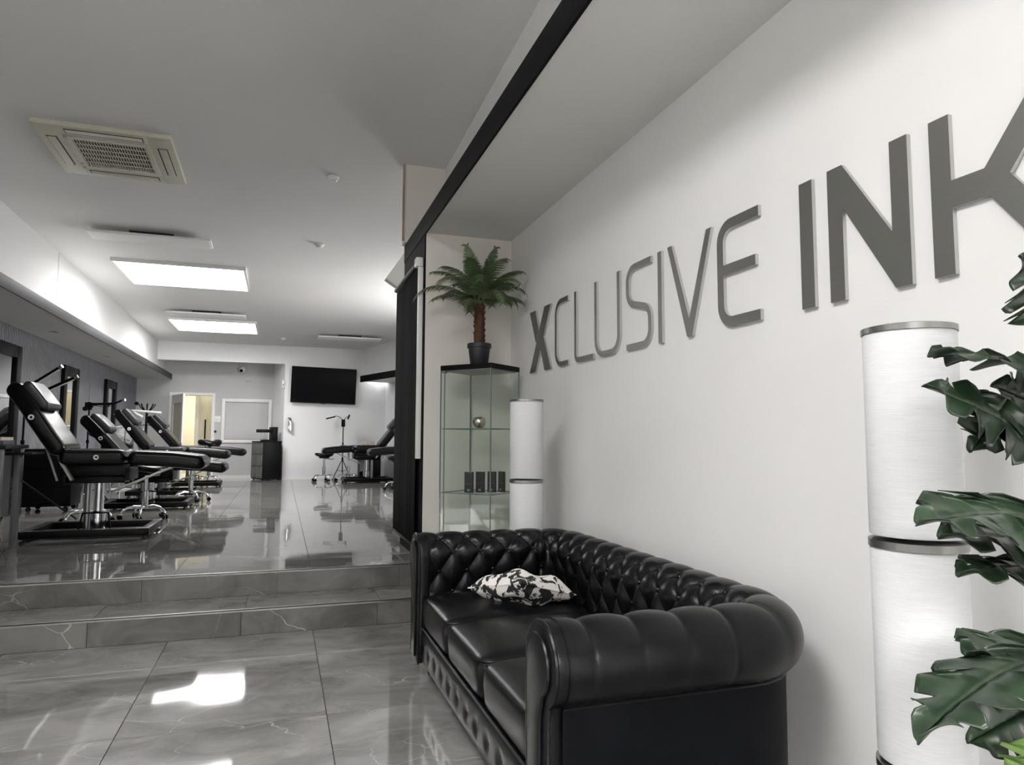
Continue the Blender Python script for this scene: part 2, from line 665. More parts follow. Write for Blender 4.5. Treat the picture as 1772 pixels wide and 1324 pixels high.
for x in (-1.95, -.475):
    Bx(x, x + 1.42, -2.21, -2.20, .65, 2.55).build('pane', M['glass'], w3, smooth=False)
struct(Bx(-16, 12, -16, 8, -.35, -.21).build('ground', M['concrete'], smooth=False))

struct(Bx(-16, 12, -15.5, -15.0, -.12, 6.2).build('wall_sky_blocker', M['sky_blocker'], smooth=False))  # unseen facade opposite, added to block the low sky light
# right wall of the seating alcove, soffit with black fascia, upstand above
struct(Bx(XR, XR + .15, -2.3, 5.9, -.006, 2.9).build('wall_right', M['wall_white'], smooth=False))
struct(Bx(.985, XR + .05, -2.1, 5.02, 2.712, 2.85).build('ceiling_alcove_soffit', M['soffit'], smooth=False))
struct(Bx(.97, .985, -2.1, 5.9, 2.70, 2.852).build('trim_4', M['black_paint'], bevel=.002))
b = MB()
vs_ = [(x, yy, z_) for yy in (-2.1, 5.78) for x in (1.30, 1.42) for z_ in (2.85, cz(yy) + .01)]
b.add(vs_, [(0, 1, 3, 2), (4, 6, 7, 5), (0, 4, 5, 1), (2, 3, 7, 6), (0, 2, 6, 4), (1, 5, 7, 3)])
struct(b.build('wall_right_upstand', M['wall_white'], smooth=False))
struct(Bx(.985, XR + .15, 5.02, 5.9, 2.712, 2.85).build('wall_pier_head', M['wall_white'], smooth=False))
struct(Bx(.95, 1.6, 5.78, 5.9, 2.85, 3.55).build('wall_cross', M['wall_beige'], smooth=False))
struct(MB().tube([(.935, 5.77, 2.86), (.935, 5.77, 3.53)], .009, 8).build('trim_5', M['tan_trim']))
pier = struct(Bx(.985, XR, 5.0, 5.9, -.006, 2.712).build('wall_alcove', M['wall_beige'], smooth=False))
struct(Bx(.975, .985, 5.0, 5.9, .294, 2.70).build('wall_pier_side', M['black_paint'], smooth=False))

# far end: television wall, beam, recess with door and hatch
TW = 15.74
struct(Bx(.04, 2.4, TW, TW + .9, .294, 3.25).build('wall_far', M['wall_cool'], smooth=False))
struct(Bx(.04, 2.2, TW - .015, TW, .30, .345).build('baseboard_far', M['white_plastic'], smooth=False))
struct(Bx(xu(TW) - .5, .04, TW, TW + .12, 2.80, 3.25).build('wall_far_beam', M['wall_cool'], smooth=False))
RY = 16.6
DX0, DX1, DZ = -2.27, -1.47, 2.12
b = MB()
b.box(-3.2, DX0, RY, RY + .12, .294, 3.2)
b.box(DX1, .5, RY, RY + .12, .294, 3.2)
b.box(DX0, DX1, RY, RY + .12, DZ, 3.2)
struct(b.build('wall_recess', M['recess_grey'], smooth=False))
struct(Bx(XL, -1.5, 15.86, 17.2, 2.95, 3.05).build('ceiling_recess', M['soffit'], smooth=False))
b = MB()
b.add([(.04, TW, .294), (-.19, RY, .294), (.04, RY, .294), (.04, TW, 3.2), (-.19, RY, 3.2), (.04, RY, 3.2)],
      [(0, 2, 1), (3, 4, 5), (0, 1, 4, 3), (1, 2, 5, 4), (2, 0, 3, 5)])
struct(b.build('wall_recess_side', M['wall_cool'], smooth=False))
struct(Bx(DX1 + .08, -.2, RY - .012, RY, .30, .36).build('baseboard_recess', M['white_plastic'], smooth=False))
# door frame, open leaf, corridor beyond
b = MB()
b.box(DX0 - .06, DX0, RY - .02, RY + .13, .30, DZ + .06)
b.box(DX1, DX1 + .06, RY - .02, RY + .13, .30, DZ + .06)
b.box(DX0, DX1, RY - .02, RY + .13, DZ, DZ + .06)
door = struct(b.build('door_1', M['white_plastic'], smooth=False))
a_ = math.atan2(15.87 - RY, -1.96 + 2.27)
mt = Matrix.Translation((DX0 + .01, RY - .02, .31)) @ Matrix.Rotation(a_, 4, 'Z')
b = MB()
b.box(0, .10, -.02, .02, 0, 1.80, mt)
b.box(.68, .79, -.02, .02, 0, 1.80, mt)
b.box(.10, .68, -.02, .02, 0, .12, mt)
b.box(.10, .68, -.02, .02, 1.62, 1.80, mt)
leaf = b.build('door_leaf', M['white_plastic'], door, smooth=False)
MB().box(.10, .68, -.006, .006, .12, 1.62, mt).build('pane', M['frost_glass'], leaf, smooth=False)
MB().tube([mt @ Vector((.73, -.02, .75)), mt @ Vector((.73, -.07, .75)), mt @ Vector((.62, -.07, .75))], .012, 8).build('handle', M['steel'], leaf)
b = MB()
b.box(-3.0, DX0 - .1, RY + .125, 19.0, .30, 2.7)
b.box(DX1 + .22, -1.1, RY + .125, 19.0, .30, 2.7)
b.box(-3.0, -1.1, 19.0, 19.2, .30, 2.7)
b.box(-3.0, -1.1, RY + .125, 19.2, 2.7, 2.8)
b.box(-3.0, -1.1, RY + .125, 19.2, .2, .30)
struct(b.build('wall_corridor', M['corridor'], smooth=False))
d2 = struct(Bx(-1.84, -1.30, 17.72, 17.77, .30, 2.35).build('door_2', M['wood_warm'], bevel=.003))
MB().tube([(-1.70, 17.69, .6), (-1.70, 17.69, 1.62)], .016, 8).build('pull_bar', M['black_metal'], d2)
Bx(-1.93, -1.84, 17.70, 17.79, .30, 2.40).build('door_frame', M['white_plastic'], d2, smooth=False)
# serving hatch in the recess
b = MB()
hx0, hx1, hz0, hz1 = -1.27, -.22, 1.08, 2.06
for q in ring4(hx0, hx1, hz0, hz1, .07):
    b.box(q[0], q[1], RY - .03, RY, q[2], q[3])
h = struct(b.build('window_4', M['white_plastic'], bevel=.004))
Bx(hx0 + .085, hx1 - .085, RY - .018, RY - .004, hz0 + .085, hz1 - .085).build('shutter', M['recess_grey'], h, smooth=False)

# right side of the hall: slanting wall with its own soffit and dark fascia
d_ = Vector((.31, -.951, 0))
n_ = Vector((.951, .31, 0))


def slant(name, p0, length, off0, off1, z0, z1, m):
    p = Vector((*p0, 0))
    vs_ = [p + d_ * l + n_ * o_ + Vector((0, 0, z_)) for l in (0, length) for o_ in (off0, off1) for z_ in (z0, z1)]
    return struct(MB().add(vs_, [(0, 1, 3, 2), (4, 6, 7, 5), (0, 4, 5, 1), (2, 3, 7, 6), (0, 2, 6, 4), (1, 5, 7, 3)]).build(name, m, smooth=False))


slant('wall_hall_right', (2.2, 15.8), 4.2, 0, .12, .294, 2.6, M['wall_cool'])
slant('wall_hall_right_upstand', (1.70, 15.8), 4.3, 0, .12, 2.55, 3.45, M['wall_cool'])
slant('ceiling_hall_soffit', (1.64, 15.42), 3.6, 0, .75, 2.44, 2.55, M['soffit'])
slant('trim_6', (1.625, 15.42), 4.0, -.015, 0, 2.42, 2.56, M['black_paint'])
b = MB()
b.box(3.35, 3.5, 5.7, 9.4, .294, 3.7)
b.box(3.35, 3.5, 11.4, 12.2, .294, 3.7)
b.box(3.35, 3.5, 9.4, 11.4, .294, 1.5)
b.box(3.35, 3.5, 9.4, 11.4, 3.1, 3.7)
struct(b.build('wall_hall_side', M['wall_cool'], smooth=False))
b = MB()
for y in (9.4, 10.37, 11.34):
    b.box(3.40, 3.46, y, y + .06, 1.5, 3.1)
for z_ in (1.5, 3.04):
    b.box(3.401, 3.459, 9.4, 11.4, z_, z_ + .06)
w5 = struct(b.build('window_5', M['white_plastic'], smooth=False))  # unseen window, added to bring more daylight into the hall
for y in (9.46, 10.43):
    Bx(3.42, 3.43, y, y + .91, 1.56, 3.04).build('pane', M['glass'], w5, smooth=False)
struct(Bx(XR, 3.5, 5.75, 5.9, .294, 3.6).build('wall_hall_return', M['wall_cool'], smooth=False))

# ------------------------------------------------------------------ chesterfield sofa
SX, YN, YF, XB = .69, 1.845, 3.435, 1.355        # front, near arm inner face, far arm inner face, back inner face
sofa = thing('chesterfield_sofa', 'black leather three-seat sofa with buttoned back and rolled arms by the white wall', 'sofa', (1.13, 2.64, 0))
rc = .075
path = []


def addseg(a, b, n):
    for k in range(n):
        path.append((a[0] + (b[0] - a[0]) * k / n, a[1] + (b[1] - a[1]) * k / n))


nu = []
# U path with rounded corners -> list of (pos, normal)
U = []
step = .0065


def line(p, q, nrm):
    L_ = math.hypot(q[0] - p[0], q[1] - p[1])
    n = max(2, int(L_ / step))
    for k in range(n):
        t = k / n
        U.append((p[0] + (q[0] - p[0]) * t, p[1] + (q[1] - p[1]) * t, nrm[0], nrm[1], L_ / n))


def arc(c, a0, a1):
    n = 22
    for k in range(n):
        a = a0 + (a1 - a0) * k / n
        U.append((c[0] + rc * math.cos(a), c[1] + rc * math.sin(a), math.cos(a), math.sin(a), rc * abs(a1 - a0) / n * 2.2))


line((SX + .01, YN), (XB - rc, YN), (0, -1))
arc((XB - rc, YN + rc), -PI / 2, 0)
line((XB, YN + rc), (XB, YF - rc), (1, 0))
arc((XB - rc, YF - rc), 0, PI / 2)
line((XB - rc, YF), (SX + .01, YF), (0, 1))
U.append((SX + .01, YF, 0, 1, step))
ul = [0.0]
for q in U[:-1]:
    ul.append(ul[-1] + q[4])
UT = ul[-1]
NB = 22
su = UT / NB
v0, sv, NR = .075, .105, 4
RC, RR = .10, .113                 # roll centre offset and radius
ZC = .585
prof = []
for k in range(30):
    t = k / 30
    prof.append((.025 - .038 * t ** .8, .33 + (ZC - .33) * t))
for k in range(66):
    a = PI - (PI + 1.05) * k / 65
    prof.append((RC + RR * math.cos(a), ZC + RR * math.sin(a)))
pv = [0.0]
for a, b in zip(prof, prof[1:]):
    pv.append(pv[-1] + math.hypot(b[0] - a[0], b[1] - a[1]))
pn = []
for i in range(len(prof)):
    a, b = prof[max(0, i - 1)], prof[min(len(prof) - 1, i + 1)]
    tx, tz = b[0] - a[0], b[1] - a[1]
    l = math.hypot(tx, tz)
    pn.append((-tz / l, tx / l))     # outward: away from the padding
vt = v0 + (NR - 1) * sv
AMP = .030


def puff(u, v):
    kk = (v - v0) / (2 * sv)
    p, q = u / su + kk, u / su - kk
    if v <= vt and v >= v0:
        return (abs(math.sin(PI * p)) * abs(math.sin(PI * q))) ** .42
    off = .5 if (v > vt and (NR - 1) % 2) else 0.0
    pl = abs(math.sin(PI * (u / su - off)))
    w = (v - vt) if v > vt else (v0 - v)
    fade = math.exp(-w / (.16 if v > vt else .08))
    return 1 - (1 - pl ** .30) * fade * .85 if pl ** .3 < 1 else 1


rows = []
for i, (x, y, nx, ny, ds) in enumerate(U):
    row = []
    u = ul[i]
    endf = min(1, min(u, UT - u) / .03)
    for j, (o_, z_) in enumerate(prof):
        hgt = AMP * (puff(u, pv[j]) - 1) * (.35 + .65 * endf)
        oo = o_ + pn[j][0] * hgt
        zz = z_ + pn[j][1] * hgt
        row.append((x + nx * oo, y + ny * oo, zz))
    rows.append(row)
tb = MB()
tb.grid(rows)
tufted = tb.build('tufted_back', M['leather'], sofa, angle=80)
# buttons
btn = None
for r_ in range(NR):
    v = v0 + r_ * sv
    j = min(range(len(pv)), key=lambda q: abs(pv[q] - v))
    for k in range(NB + 1):
        u = (k + (.5 if r_ % 2 else 0)) * su
        if u < .04 or u > UT - .04:
            continue
        i = min(range(len(ul)), key=lambda q: abs(ul[q] - u))
        x, y, nx, ny, ds = U[i]
        o_, z_ = prof[j]
        dpt = -AMP * .78
        P = Vector((x + nx * (o_ + pn[j][0] * dpt), y + ny * (o_ + pn[j][0] * dpt), z_ + pn[j][1] * dpt))
        nrm = Vector((nx * pn[j][0], ny * pn[j][0], pn[j][1]))
        if btn is None:
            bb = MB().lathe([(.001, .007), (.006, .006), (.0095, .002), (.0095, -.004)], n=12)
            btn = bb.build('button', M['leather'], sofa, world=False)
            o = btn
        else:
            o = share(btn, sofa, (0, 0, 0))
        o.location = P - sofa.location
        o.rotation_euler = nrm.to_track_quat('Z', 'Y').to_euler()
# outer body panel
rows = []
for i in list(range(0, len(U), 3)) + [len(U) - 1]:
    x, y, nx, ny, ds = U[i]
    rows.append([(x + nx * o_, y + ny * o_, z_) for o_, z_ in ((.10, .52), (.158, .505), (.160, .47), (.160, .30), (.158, .085), (.12, .075), (.0, .075))])
MB().grid(rows).build('outer_panel', M['leather_flat'], sofa)
# bead under the roll
MB().tube([(U[i][0] + U[i][2] * .160, U[i][1] + U[i][3] * .160, .487) for i in list(range(0, len(U), 4)) + [len(U) - 1]], .006, 6).build('piping', M['leather'], sofa)
# arm fronts


def keyhole(s):
    p = [(.150 - s, .075 + s), (.150 - s, .45)]
    r_ = RR - s
    for k in range(0, 25):
        a = -1.05 + (PI + 1.05) * k / 24
        p.append((RC + r_ * math.cos(a), ZC + r_ * math.sin(a)))
    p += [(-.013 + s, .45), (.0 + s, .075 + s)]
    return p


for yb, sg in ((YN, -1), (YF, 1)):
    f_ = lambda a, b, t: (t, yb + sg * a, b)
    fr = MB().prism(keyhole(.002), f_, SX - .03, SX + .03).build('arm_front', M['leather'], sofa, bevel=.014, angle=60)
    ins = MB().prism(keyhole(.034), f_, SX - .040, SX - .02).build('inset_panel', M['leather'], fr, bevel=.006, angle=60)
    for s_, dx in ((.004, -.024), (.036, -.036)):
        pts = [f_(a, b, SX + dx) for a, b in keyhole(s_)]
        MB().tube(pts + [pts[0]], .0055, 6, cap=False).build('piping', M['leather'], fr)
# seat base and buttoned front rail
Bx(SX + .02, XB, YN - .01, YF + .01, .075, .265).build('seat_base', M['leather_flat'], sofa, smooth=False)
rb = []
ny_, nz_ = 260, 22
for i in range(ny_ + 1):
    y = YN + .0 + (YF - YN) * i / ny_
    row = []
    for j in range(nz_ + 1):
        t = j / nz_
        z_ = .075 + .175 * t
        bulge = .016 * (1 - abs(2 * t - 1) ** 4)
        k = (y - 1.875) / .1385
        dd = (k - round(k)) * .1385
        dip = .008 * math.exp(-(dd * dd + (z_ - .160) ** 2) / .0009)
        row.append((SX + .004 - bulge + dip, y, z_))
    rb.append(row)
MB().grid(rb).build('front_rail', M['leather'], sofa, angle=80)
for k in range(0, 12):
    y = 1.875 + .1385 * k
    if YN < y < YF - .02:
        o = share(btn, sofa, Vector((SX + .001, y, .160)) - sofa.location, (0, -PI / 2, 0))
MB().tube([(SX - .008, YN, .253), (SX - .008, YF, .253)], .006, 6).build('piping', M['leather'], sofa)
# seat cushions


def cushion(y0, y1, x0, x1, z0, z1, name, m, parent, crown=.034):
    """soft box with piped upper and lower edges"""
    cx, cy = (x0 + x1) / 2, (y0 + y1) / 2
    hx, hy = (x1 - x0) / 2, (y1 - y0) / 2
    b = MB()
    n = 26
    rr = .035

    def rr_pt(a, k):
        c, s = math.cos(a), math.sin(a)
        e = .16
        return (hx * k * math.copysign(abs(c) ** e, c), hy * k * math.copysign(abs(s) ** e, s))
    N = 96
    rings = []
    H = z1 - z0
    for k, z_ in ((.02, z0), (.6, z0), (.93, z0), (.975, z0 + .004), (.995, z0 + .016), (1.0, z0 + H * .3), (1.008, z0 + H * .5), (1.004, z0 + H * .75), (.995, z1 - .022), (.97, z1 - .006), (.93, z1 + .002)):
        rings.append([(cx + rr_pt(2 * PI * i / N, k)[0], cy + rr_pt(2 * PI * i / N, k)[1], z_) for i in range(N)])
    for k in (.85, .7, .5, .3, .1, .01):
        ring = []
        for i in range(N):
            px, py = rr_pt(2 * PI * i / N, k)
            q = (1 - (px / hx) ** 2) * (1 - (py / hy) ** 2)
            ring.append((cx + px, cy + py, z1 + .002 + crown * q ** .7))
        rings.append(ring)
    b.rings(rings)
    o = b.build(name, m, parent, angle=80)
    pts = []
    for i in range(N + 1):
        px, py = rr_pt(2 * PI * i / N, .990)
        pts.append((cx + px, cy + py, z1 - .010))
    MB().tube(pts, .005, 6, cap=False).build('piping', m, o)
    return o


cw = (YF - YN) / 3
for k in range(3):
    cushion(YN + cw * k + .004, YN + cw * (k + 1) - .004, SX - .012, XB - .01, .263, .405, 'seat_cushion', M['leather'], sofa)
ft = MB().lathe([(.016, 0), (.020, .006), (.021, .016), (.014, .026), (.022, .038), (.030, .055), (.032, .076)], n=16)
f0 = ft.build('foot', M['black_plastic'], sofa, world=False)
for k, (x, y) in enumerate(((SX + .06, YN - .08), (SX + .06, YF + .08), (XB + .12, YN - .08), (XB + .12, YF + .08))):
    o = f0 if k == 0 else share(f0, sofa, (0, 0, 0))
    o.location = Vector((x, y, .0)) - sofa.location

# patterned scatter cushion
pc = thing('scatter_cushion', 'black and white printed scatter cushion lying at far end of the sofa', 'cushion', (1.085, 3.10, .478))
n = 40
top, bot = [], []
rotp = Matrix.Rotation(math.radians(24), 4, 'Z') @ Matrix.Rotation(math.radians(-9), 4, 'X') @ Matrix.Rotation(math.radians(13), 4, 'Y')
for sgn, lst in ((1, top), (-1, bot)):
    for i in range(n + 1):
        row = []
        for j in range(n + 1):
            a, b2 = 2 * i / n - 1, 2 * j / n - 1
            pin = 1 - .07 * (1 - a * a) * (abs(b2) ** 3) - .0
            pin2 = 1 - .07 * (1 - b2 * b2) * (abs(a) ** 3)
            x, y = a * .172 * pin2, b2 * .185 * pin
            q = max(0, (1 - a ** 4) * (1 - b2 ** 4))
            z_ = sgn * (.064 * q ** .55) + .012 * math.sin(7 * a + 3 * b2) * q + .010 * math.sin(5 * b2 - 4 * a + 1) * q + .01 * a * b2
            row.append(rotp @ Vector((x, y, z_)))
        lst.append(row)
o = MB().grid(top).grid(bot).build('cover', M['print'], pc, world=False, angle=70)
edge = [top[i][0] for i in range(n + 1)] + [top[n][j] for j in range(1, n + 1)] + [top[i][n] for i in range(n - 1, -1, -1)] + [top[0][j] for j in range(n - 1, -1, -1)]
MB().tube(edge, .004, 5, cap=False).build('piping', M['print'], pc, world=False)

# ------------------------------------------------------------------ lettering on the right wall
ZB, LH = 1.602, .428
LX = XR - .014


def stroke_rows(pts, w):
    """offset a polyline with mitred joints; returns left and right rails"""
    P = [Vector((a, b)) for a, b in pts]
    Lr, Rr = [], []
    for i, p in enumerate(P):
        if i == 0:
            t = (P[1] - p).normalized()
            nn = Vector((-t.y, t.x)) * (w / 2)
        elif i == len(P) - 1:
            t = (p - P[-2]).normalized()
            nn = Vector((-t.y, t.x)) * (w / 2)
        else:
            t1, t2 = (p - P[i - 1]).normalized(), (P[i + 1] - p).normalized()
            n1, n2 = Vector((-t1.y, t1.x)), Vector((-t2.y, t2.x))
            m_ = (n1 + n2).normalized()
            nn = m_ * (w / 2 / max(.3, m_.dot(n1)))
        Lr.append(p + nn)
        Rr.append(p - nn)
    return Lr, Rr


def corner(c, r, a0, a1, n=8):
    return [(c[0] + r * math.cos(math.radians(a0 + (a1 - a0) * k / n)), c[1] + r * math.sin(math.radians(a0 + (a1 - a0) * k / n))) for k in range(n + 1)]


def letter(label, ystart, polys=(), strokes=()):
    """s runs along the wall towards the viewer (-y), t upwards; the row rises very slightly towards the far end"""
    def f_(s, t, d):
        y = ystart - s
        return (LX + d, y, ZB + .010 * (y - 1.3) + t)
    b = MB()
    for poly in polys:
        b.prism(poly, f_, 0, .0135)
    for pts, w in strokes:
        A, B_ = stroke_rows(pts, w)
        n = len(A)
        vs_ = [f_(p.x, p.y, 0) for p in A] + [f_(p.x, p.y, 0) for p in B_] + [f_(p.x, p.y, .0135) for p in A] + [f_(p.x, p.y, .0135) for p in B_]
        fs = []
        for i in range(n - 1):
            fs += [(i, i + 1, n + i + 1, n + i), (2 * n + i, 3 * n + i, 3 * n + i + 1, 2 * n + i + 1),
                   (i, 2 * n + i, 2 * n + i + 1, i + 1), (n + i, n + i + 1, 3 * n + i + 1, 3 * n + i)]
        fs += [(0, n, 3 * n, 2 * n), (n - 1, 3 * n - 1, 4 * n - 1, 2 * n - 1)]
        b.add(vs_, fs)
    o = b.build('wall_letter', M['letter_steel'], smooth=False)
    o.data.materials.append(M['letter_edge'])
    for p in o.data.polygons:
        if abs(p.normal.x) < .5:
            p.material_index = 1
    return tag(o, label, 'letter', 'steel letters on the white wall')


H_ = LH
w = .030


def C_pts(wd, h, r, w):
    k = w / 2
    return [(wd, h - k)] + corner((r + k, h - k - r), r, 90, 180) + corner((r + k, k + r), r, 180, 270) + [(wd, k)]


wx = .115
letter('bold steel letter X at the far end of the wall sign', 4.535,
       polys=[[(0, 0), (wx, 0), (.40, H_), (.40 - wx, H_)],
              [(0, H_), (wx, H_), (.176, .286), (.122, .205)],
              [(.400, 0), (.400 - wx, 0), (.214, .150), (.268, .231)]])
letter('thin steel letter C beside the bold X', 4.065, strokes=[(C_pts(.215, H_, .085, w), w)])
letter('thin steel letter L between C and U', 3.755, strokes=[([(w / 2, H_)] + corner((.035 + w / 2, .035 + w / 2), .035, 180, 270, 5) + [(.26, w / 2)], w)])
letter('thin steel letter U between L and S', 3.475, strokes=[([(w / 2, H_)] + corner((.085 + w / 2, .085 + w / 2), .085, 180, 270) + corner((.305 - .085 - w / 2, .085 + w / 2), .085, 270, 360) + [(.305 - w / 2, H_)], w)])
sw, r_ = .25, .07
letter('thin steel letter S between U and a thin I', 3.10, strokes=[([(sw, H_ - w / 2)] + corner((r_ + w / 2, H_ - w / 2 - r_), r_, 90, 180) + corner((r_ + w / 2, H_ / 2 + .012 + r_), r_, 180, 255) + corner((sw - r_ - w / 2, H_ / 2 - .012 - r_), r_, 75, 0) + corner((sw - r_ - w / 2, r_ + w / 2), r_, 0, -90) + [(0, w / 2)], w)])
letter('thin steel letter I between S and V', 2.787, polys=[[(0, 0), (.034, 0), (.034, H_), (0, H_)]])
w = .036
letter('thin steel letter V beside the E', 2.70, polys=[[(0, H_), (w, H_), (.168, .075), (.302, H_), (.338, H_), (.190, 0), (.150, 0)]])
w = .040
letter('steel letter E ending the longer word', 2.325, strokes=[(C_pts(.257, H_, .07, w), w), ([(w, H_ * .535), (.235, H_ * .535)], w)])
wb = .060
letter('bold steel upright letter I starting the shorter word', 1.857, polys=[[(0, 0), (wb, 0), (wb, H_), (0, H_)]])
letter('bold steel letter N between bold I and K', 1.730, polys=[[(0, 0), (0, H_), (.062, H_), (.240, .165), (.240, H_), (.300, H_), (.300, 0), (.245, 0), (.060, .292), (.060, 0)]])
letter('bold steel letter K nearest the leafy plant', 1.362, polys=[[(0, 0), (0, H_), (.060, H_), (.060, .248), (.150, .248), (.290, H_), (.372, H_), (.212, .215), (.372, 0), (.290, 0), (.160, .175), (.060, .175), (.060, 0)]])

# ------------------------------------------------------------------ tall white drum floor lamps


def drum_lamp(label, x, y, r, top):
    t = thing('floor_lamp', label, 'lamp', (x, y, 0), 0, 'white drum floor lamps')
    sec = top / 3
    b = MB()
    b.lathe([(r * .99, .0), (r * .99, .018), (r * .96, .02)], (x, y, 0), 48)
    b.build('base', M['steel'], t)
    for k in range(3):
        z0, z1 = k * sec + .02, (k + 1) * sec - .006
        MB().lathe([(r - .002, z0), (r, z0 + .004), (r, z1 - .004), (r - .002, z1)], (x, y, 0), 56).build('shade', M['lamp_shade'], t)
    for k in (1, 2):
        MB().lathe([(r - .004, sec * k - .008), (r + .003, sec * k - .006), (r + .003, sec * k + .010), (r - .004, sec * k + .012)], (x, y, 0), 56).build('ring', M['steel'], t)
    MB().lathe([(r - .02, top - .006), (r + .0025, top - .007), (r + .0025, top + .006), (r - .006, top + .008), (r - .02, top + .004)], (x, y, 0), 56).build('rim', M['steel'], t)
    return t


drum_lamp('white fabric drum floor lamp in three sections beside the leafy plant', 1.333, 1.18, .094, 1.418)
drum_lamp('white fabric drum floor lamp behind far arm of sofa by glass cabinet', 1.352, 3.79, .096, 1.398)

# ------------------------------------------------------------------ glass display cabinet with its contents
cab = thing('display_cabinet', 'tall glass display cabinet with black top standing in the alcove corner', 'cabinet', (1.3226, 4.42, 0))
ca_ = math.atan2(.64, .77)                      # right-hand edge direction from the near corner
ROOT[cab] = Matrix.Translation((1.3226, 4.42, 0)) @ Matrix.Rotation(ca_, 4, 'Z')
cab.rotation_euler = (0, 0, ca_)
CW, CD, CH = .36, .42, 1.688                     # local x to the right, local y to the back-left


def LB(*a):
    return MB().box(*a)


LB(-.004, CW + .004, -.004, CD + .004, CH - .035, CH).build('top_board', M['black_plastic'], cab, world=False, bevel=.002)
LB(-.004, CW + .004, -.004, CD + .004, 0, .06).build('bottom_board', M['black_plastic'], cab, world=False, bevel=.002)
LB(.014, CW - .014, .014, CD - .014, CH - .042, CH - .035).build('top_lining', M['grey_plastic'], cab, world=False, smooth=False)
gt = .005
for q in ((.0, CW, .0, gt), (.0, CW, CD - gt, CD), (.0, gt, gt, CD - gt), (CW - gt, CW, gt, CD - gt)):
    LB(q[0] + .003, q[1] - .003, q[2], q[3], .06, CH - .042).build('glass_panel', M['case_glass'], cab, world=False, smooth=False)
for x, y in ((0, 0), (CW, 0), (0, CD), (CW, CD)):
    LB(x - .0035, x + .0035, y - .0035, y + .0035, .06, CH - .036).build('glass_edge', M['glass_edge'], cab, world=False, smooth=False)
# door edge slightly inside the left face
LB(-.0045, .002, CD - .036, CD - .031, .06, CH - .042).build('door_edge', M['glass_edge'], cab, world=False, smooth=False)
SHZ = (.40, .802, 1.243)
for z_ in SHZ:
    s_ = LB(.008, CW - .008, .008, CD - .008, z_, z_ + .005).build('glass_shelf', M['case_glass'], cab, world=False, smooth=False)
    e_ = MB()
    for q in ((.008, CW - .008, .006, .009), (.008, CW - .008, CD - .009, CD - .006), (.006, .009, .008, CD - .008), (CW - .009, CW - .006, .008, CD - .008)):
        e_.box(*q, z_ - .0005, z_ + .0055)
    e_.build('shelf_edge', M['glass_edge'], s_, world=False, smooth=False)
LB(-.006, .03, CD - .03, CD + .002, CH - .052, CH - .036).build('hinge', M['steel'], cab, world=False, bevel=.002)


def cabpt(x, y, z_):
    return ROOT[cab] @ Vector((x, y, z_))


ap = thing('apple_ornament', 'shiny silver apple ornament on the upper glass shelf', 'ornament', cabpt(.14, .19, SHZ[2] + .0055))
MB().lathe([(.002, .006), (.016, .0), (.031, .007), (.044, .030), (.048, .050), (.043, .070), (.029, .080), (.014, .079), (.003, .072)], n=28).build('body', M['silver_apple'], ap, world=False, angle=70)
MB().tube([(0, 0, .072), (.002, 0, .086), (.008, 0, .099)], [.002, .0025, .0035], 8).build('stem', M['silver_apple'], ap, world=False)
names = ['far left small black box of four on the lower glass shelf', 'second small black box from left on the lower glass shelf',
         'third small black box from left on the lower glass shelf', 'slim black box nearest the white lamp on lower glass shelf']
for k, (bx_, by_, a) in enumerate(((1.236, 4.64, .95), (1.318, 4.645, .85), (1.402, 4.645, .78), (1.474, 4.645, .30))):
    p = (bx_, by_, SHZ[1] + .0055)
    t = thing('small_box', names[k], 'box', p, a, 'small black boxes in the glass cabinet')
    MB().box(-.010, .010, -.031, .031, 0, .142).build('carton', M['box_black'], t, world=False, bevel=.002)
    MB().box(-.0116, -.011, -.010, .010, .012, .024).build('mark', M['grey_plastic'], t, world=False, smooth=False)
    MB().box(-.0116, -.011, -.024, .024, .060, .064).build('mark', M['dark_grey'], t, world=False, smooth=False)

# ------------------------------------------------------------------ potted palm on the cabinet
PB = Vector((1.318, 4.70, CH + .001))
palm = thing('potted_palm', 'small feathery palm in black pot on top of the glass cabinet', 'plant', tuple(PB))
MB().lathe([(.058, 0), (.062, .004), (.078, .130), (.086, .132), (.086, .160), (.082, .162), (.076, .150), (.060, .145)], n=32).build('pot', M['pot'], palm, world=False)
MB().lathe([(.076, .140), (.04, .152), (.003, .155)], n=20).build('soil', M['soil'], palm, world=False)
tr = MB()
rings = []
for i in range(46):
    z_ = .145 + .30 * i / 45
    ring = []
    for k in range(20):
        a = 2 * PI * k / 20
        sc = abs(math.sin(PI * (k / 20 * 5 + i / 7.0))) * abs(math.sin(PI * (k / 20 * 5 - i / 7.0)))
        rr = .026 + .008 * (1 - i / 45) + .004 * (i / 45) + .008 * sc ** .5
        ring.append((rr * math.cos(a), rr * math.sin(a), z_))
    rings.append(ring)
tr.rings(rings)
for i in range(44):
    z_ = .17 + .265 * i / 44
    a = i * 2.39996
    b0 = Vector((.031 * math.cos(a), .031 * math.sin(a), z_))
    tr.tube([b0, b0 + Vector((.010 * math.cos(a), .010 * math.sin(a), .014)), b0 + Vector((.013 * math.cos(a), .013 * math.sin(a), .030))], [.006, .004, .001], 5)
tr.build('trunk', M['bark'], palm, world=False, angle=50)


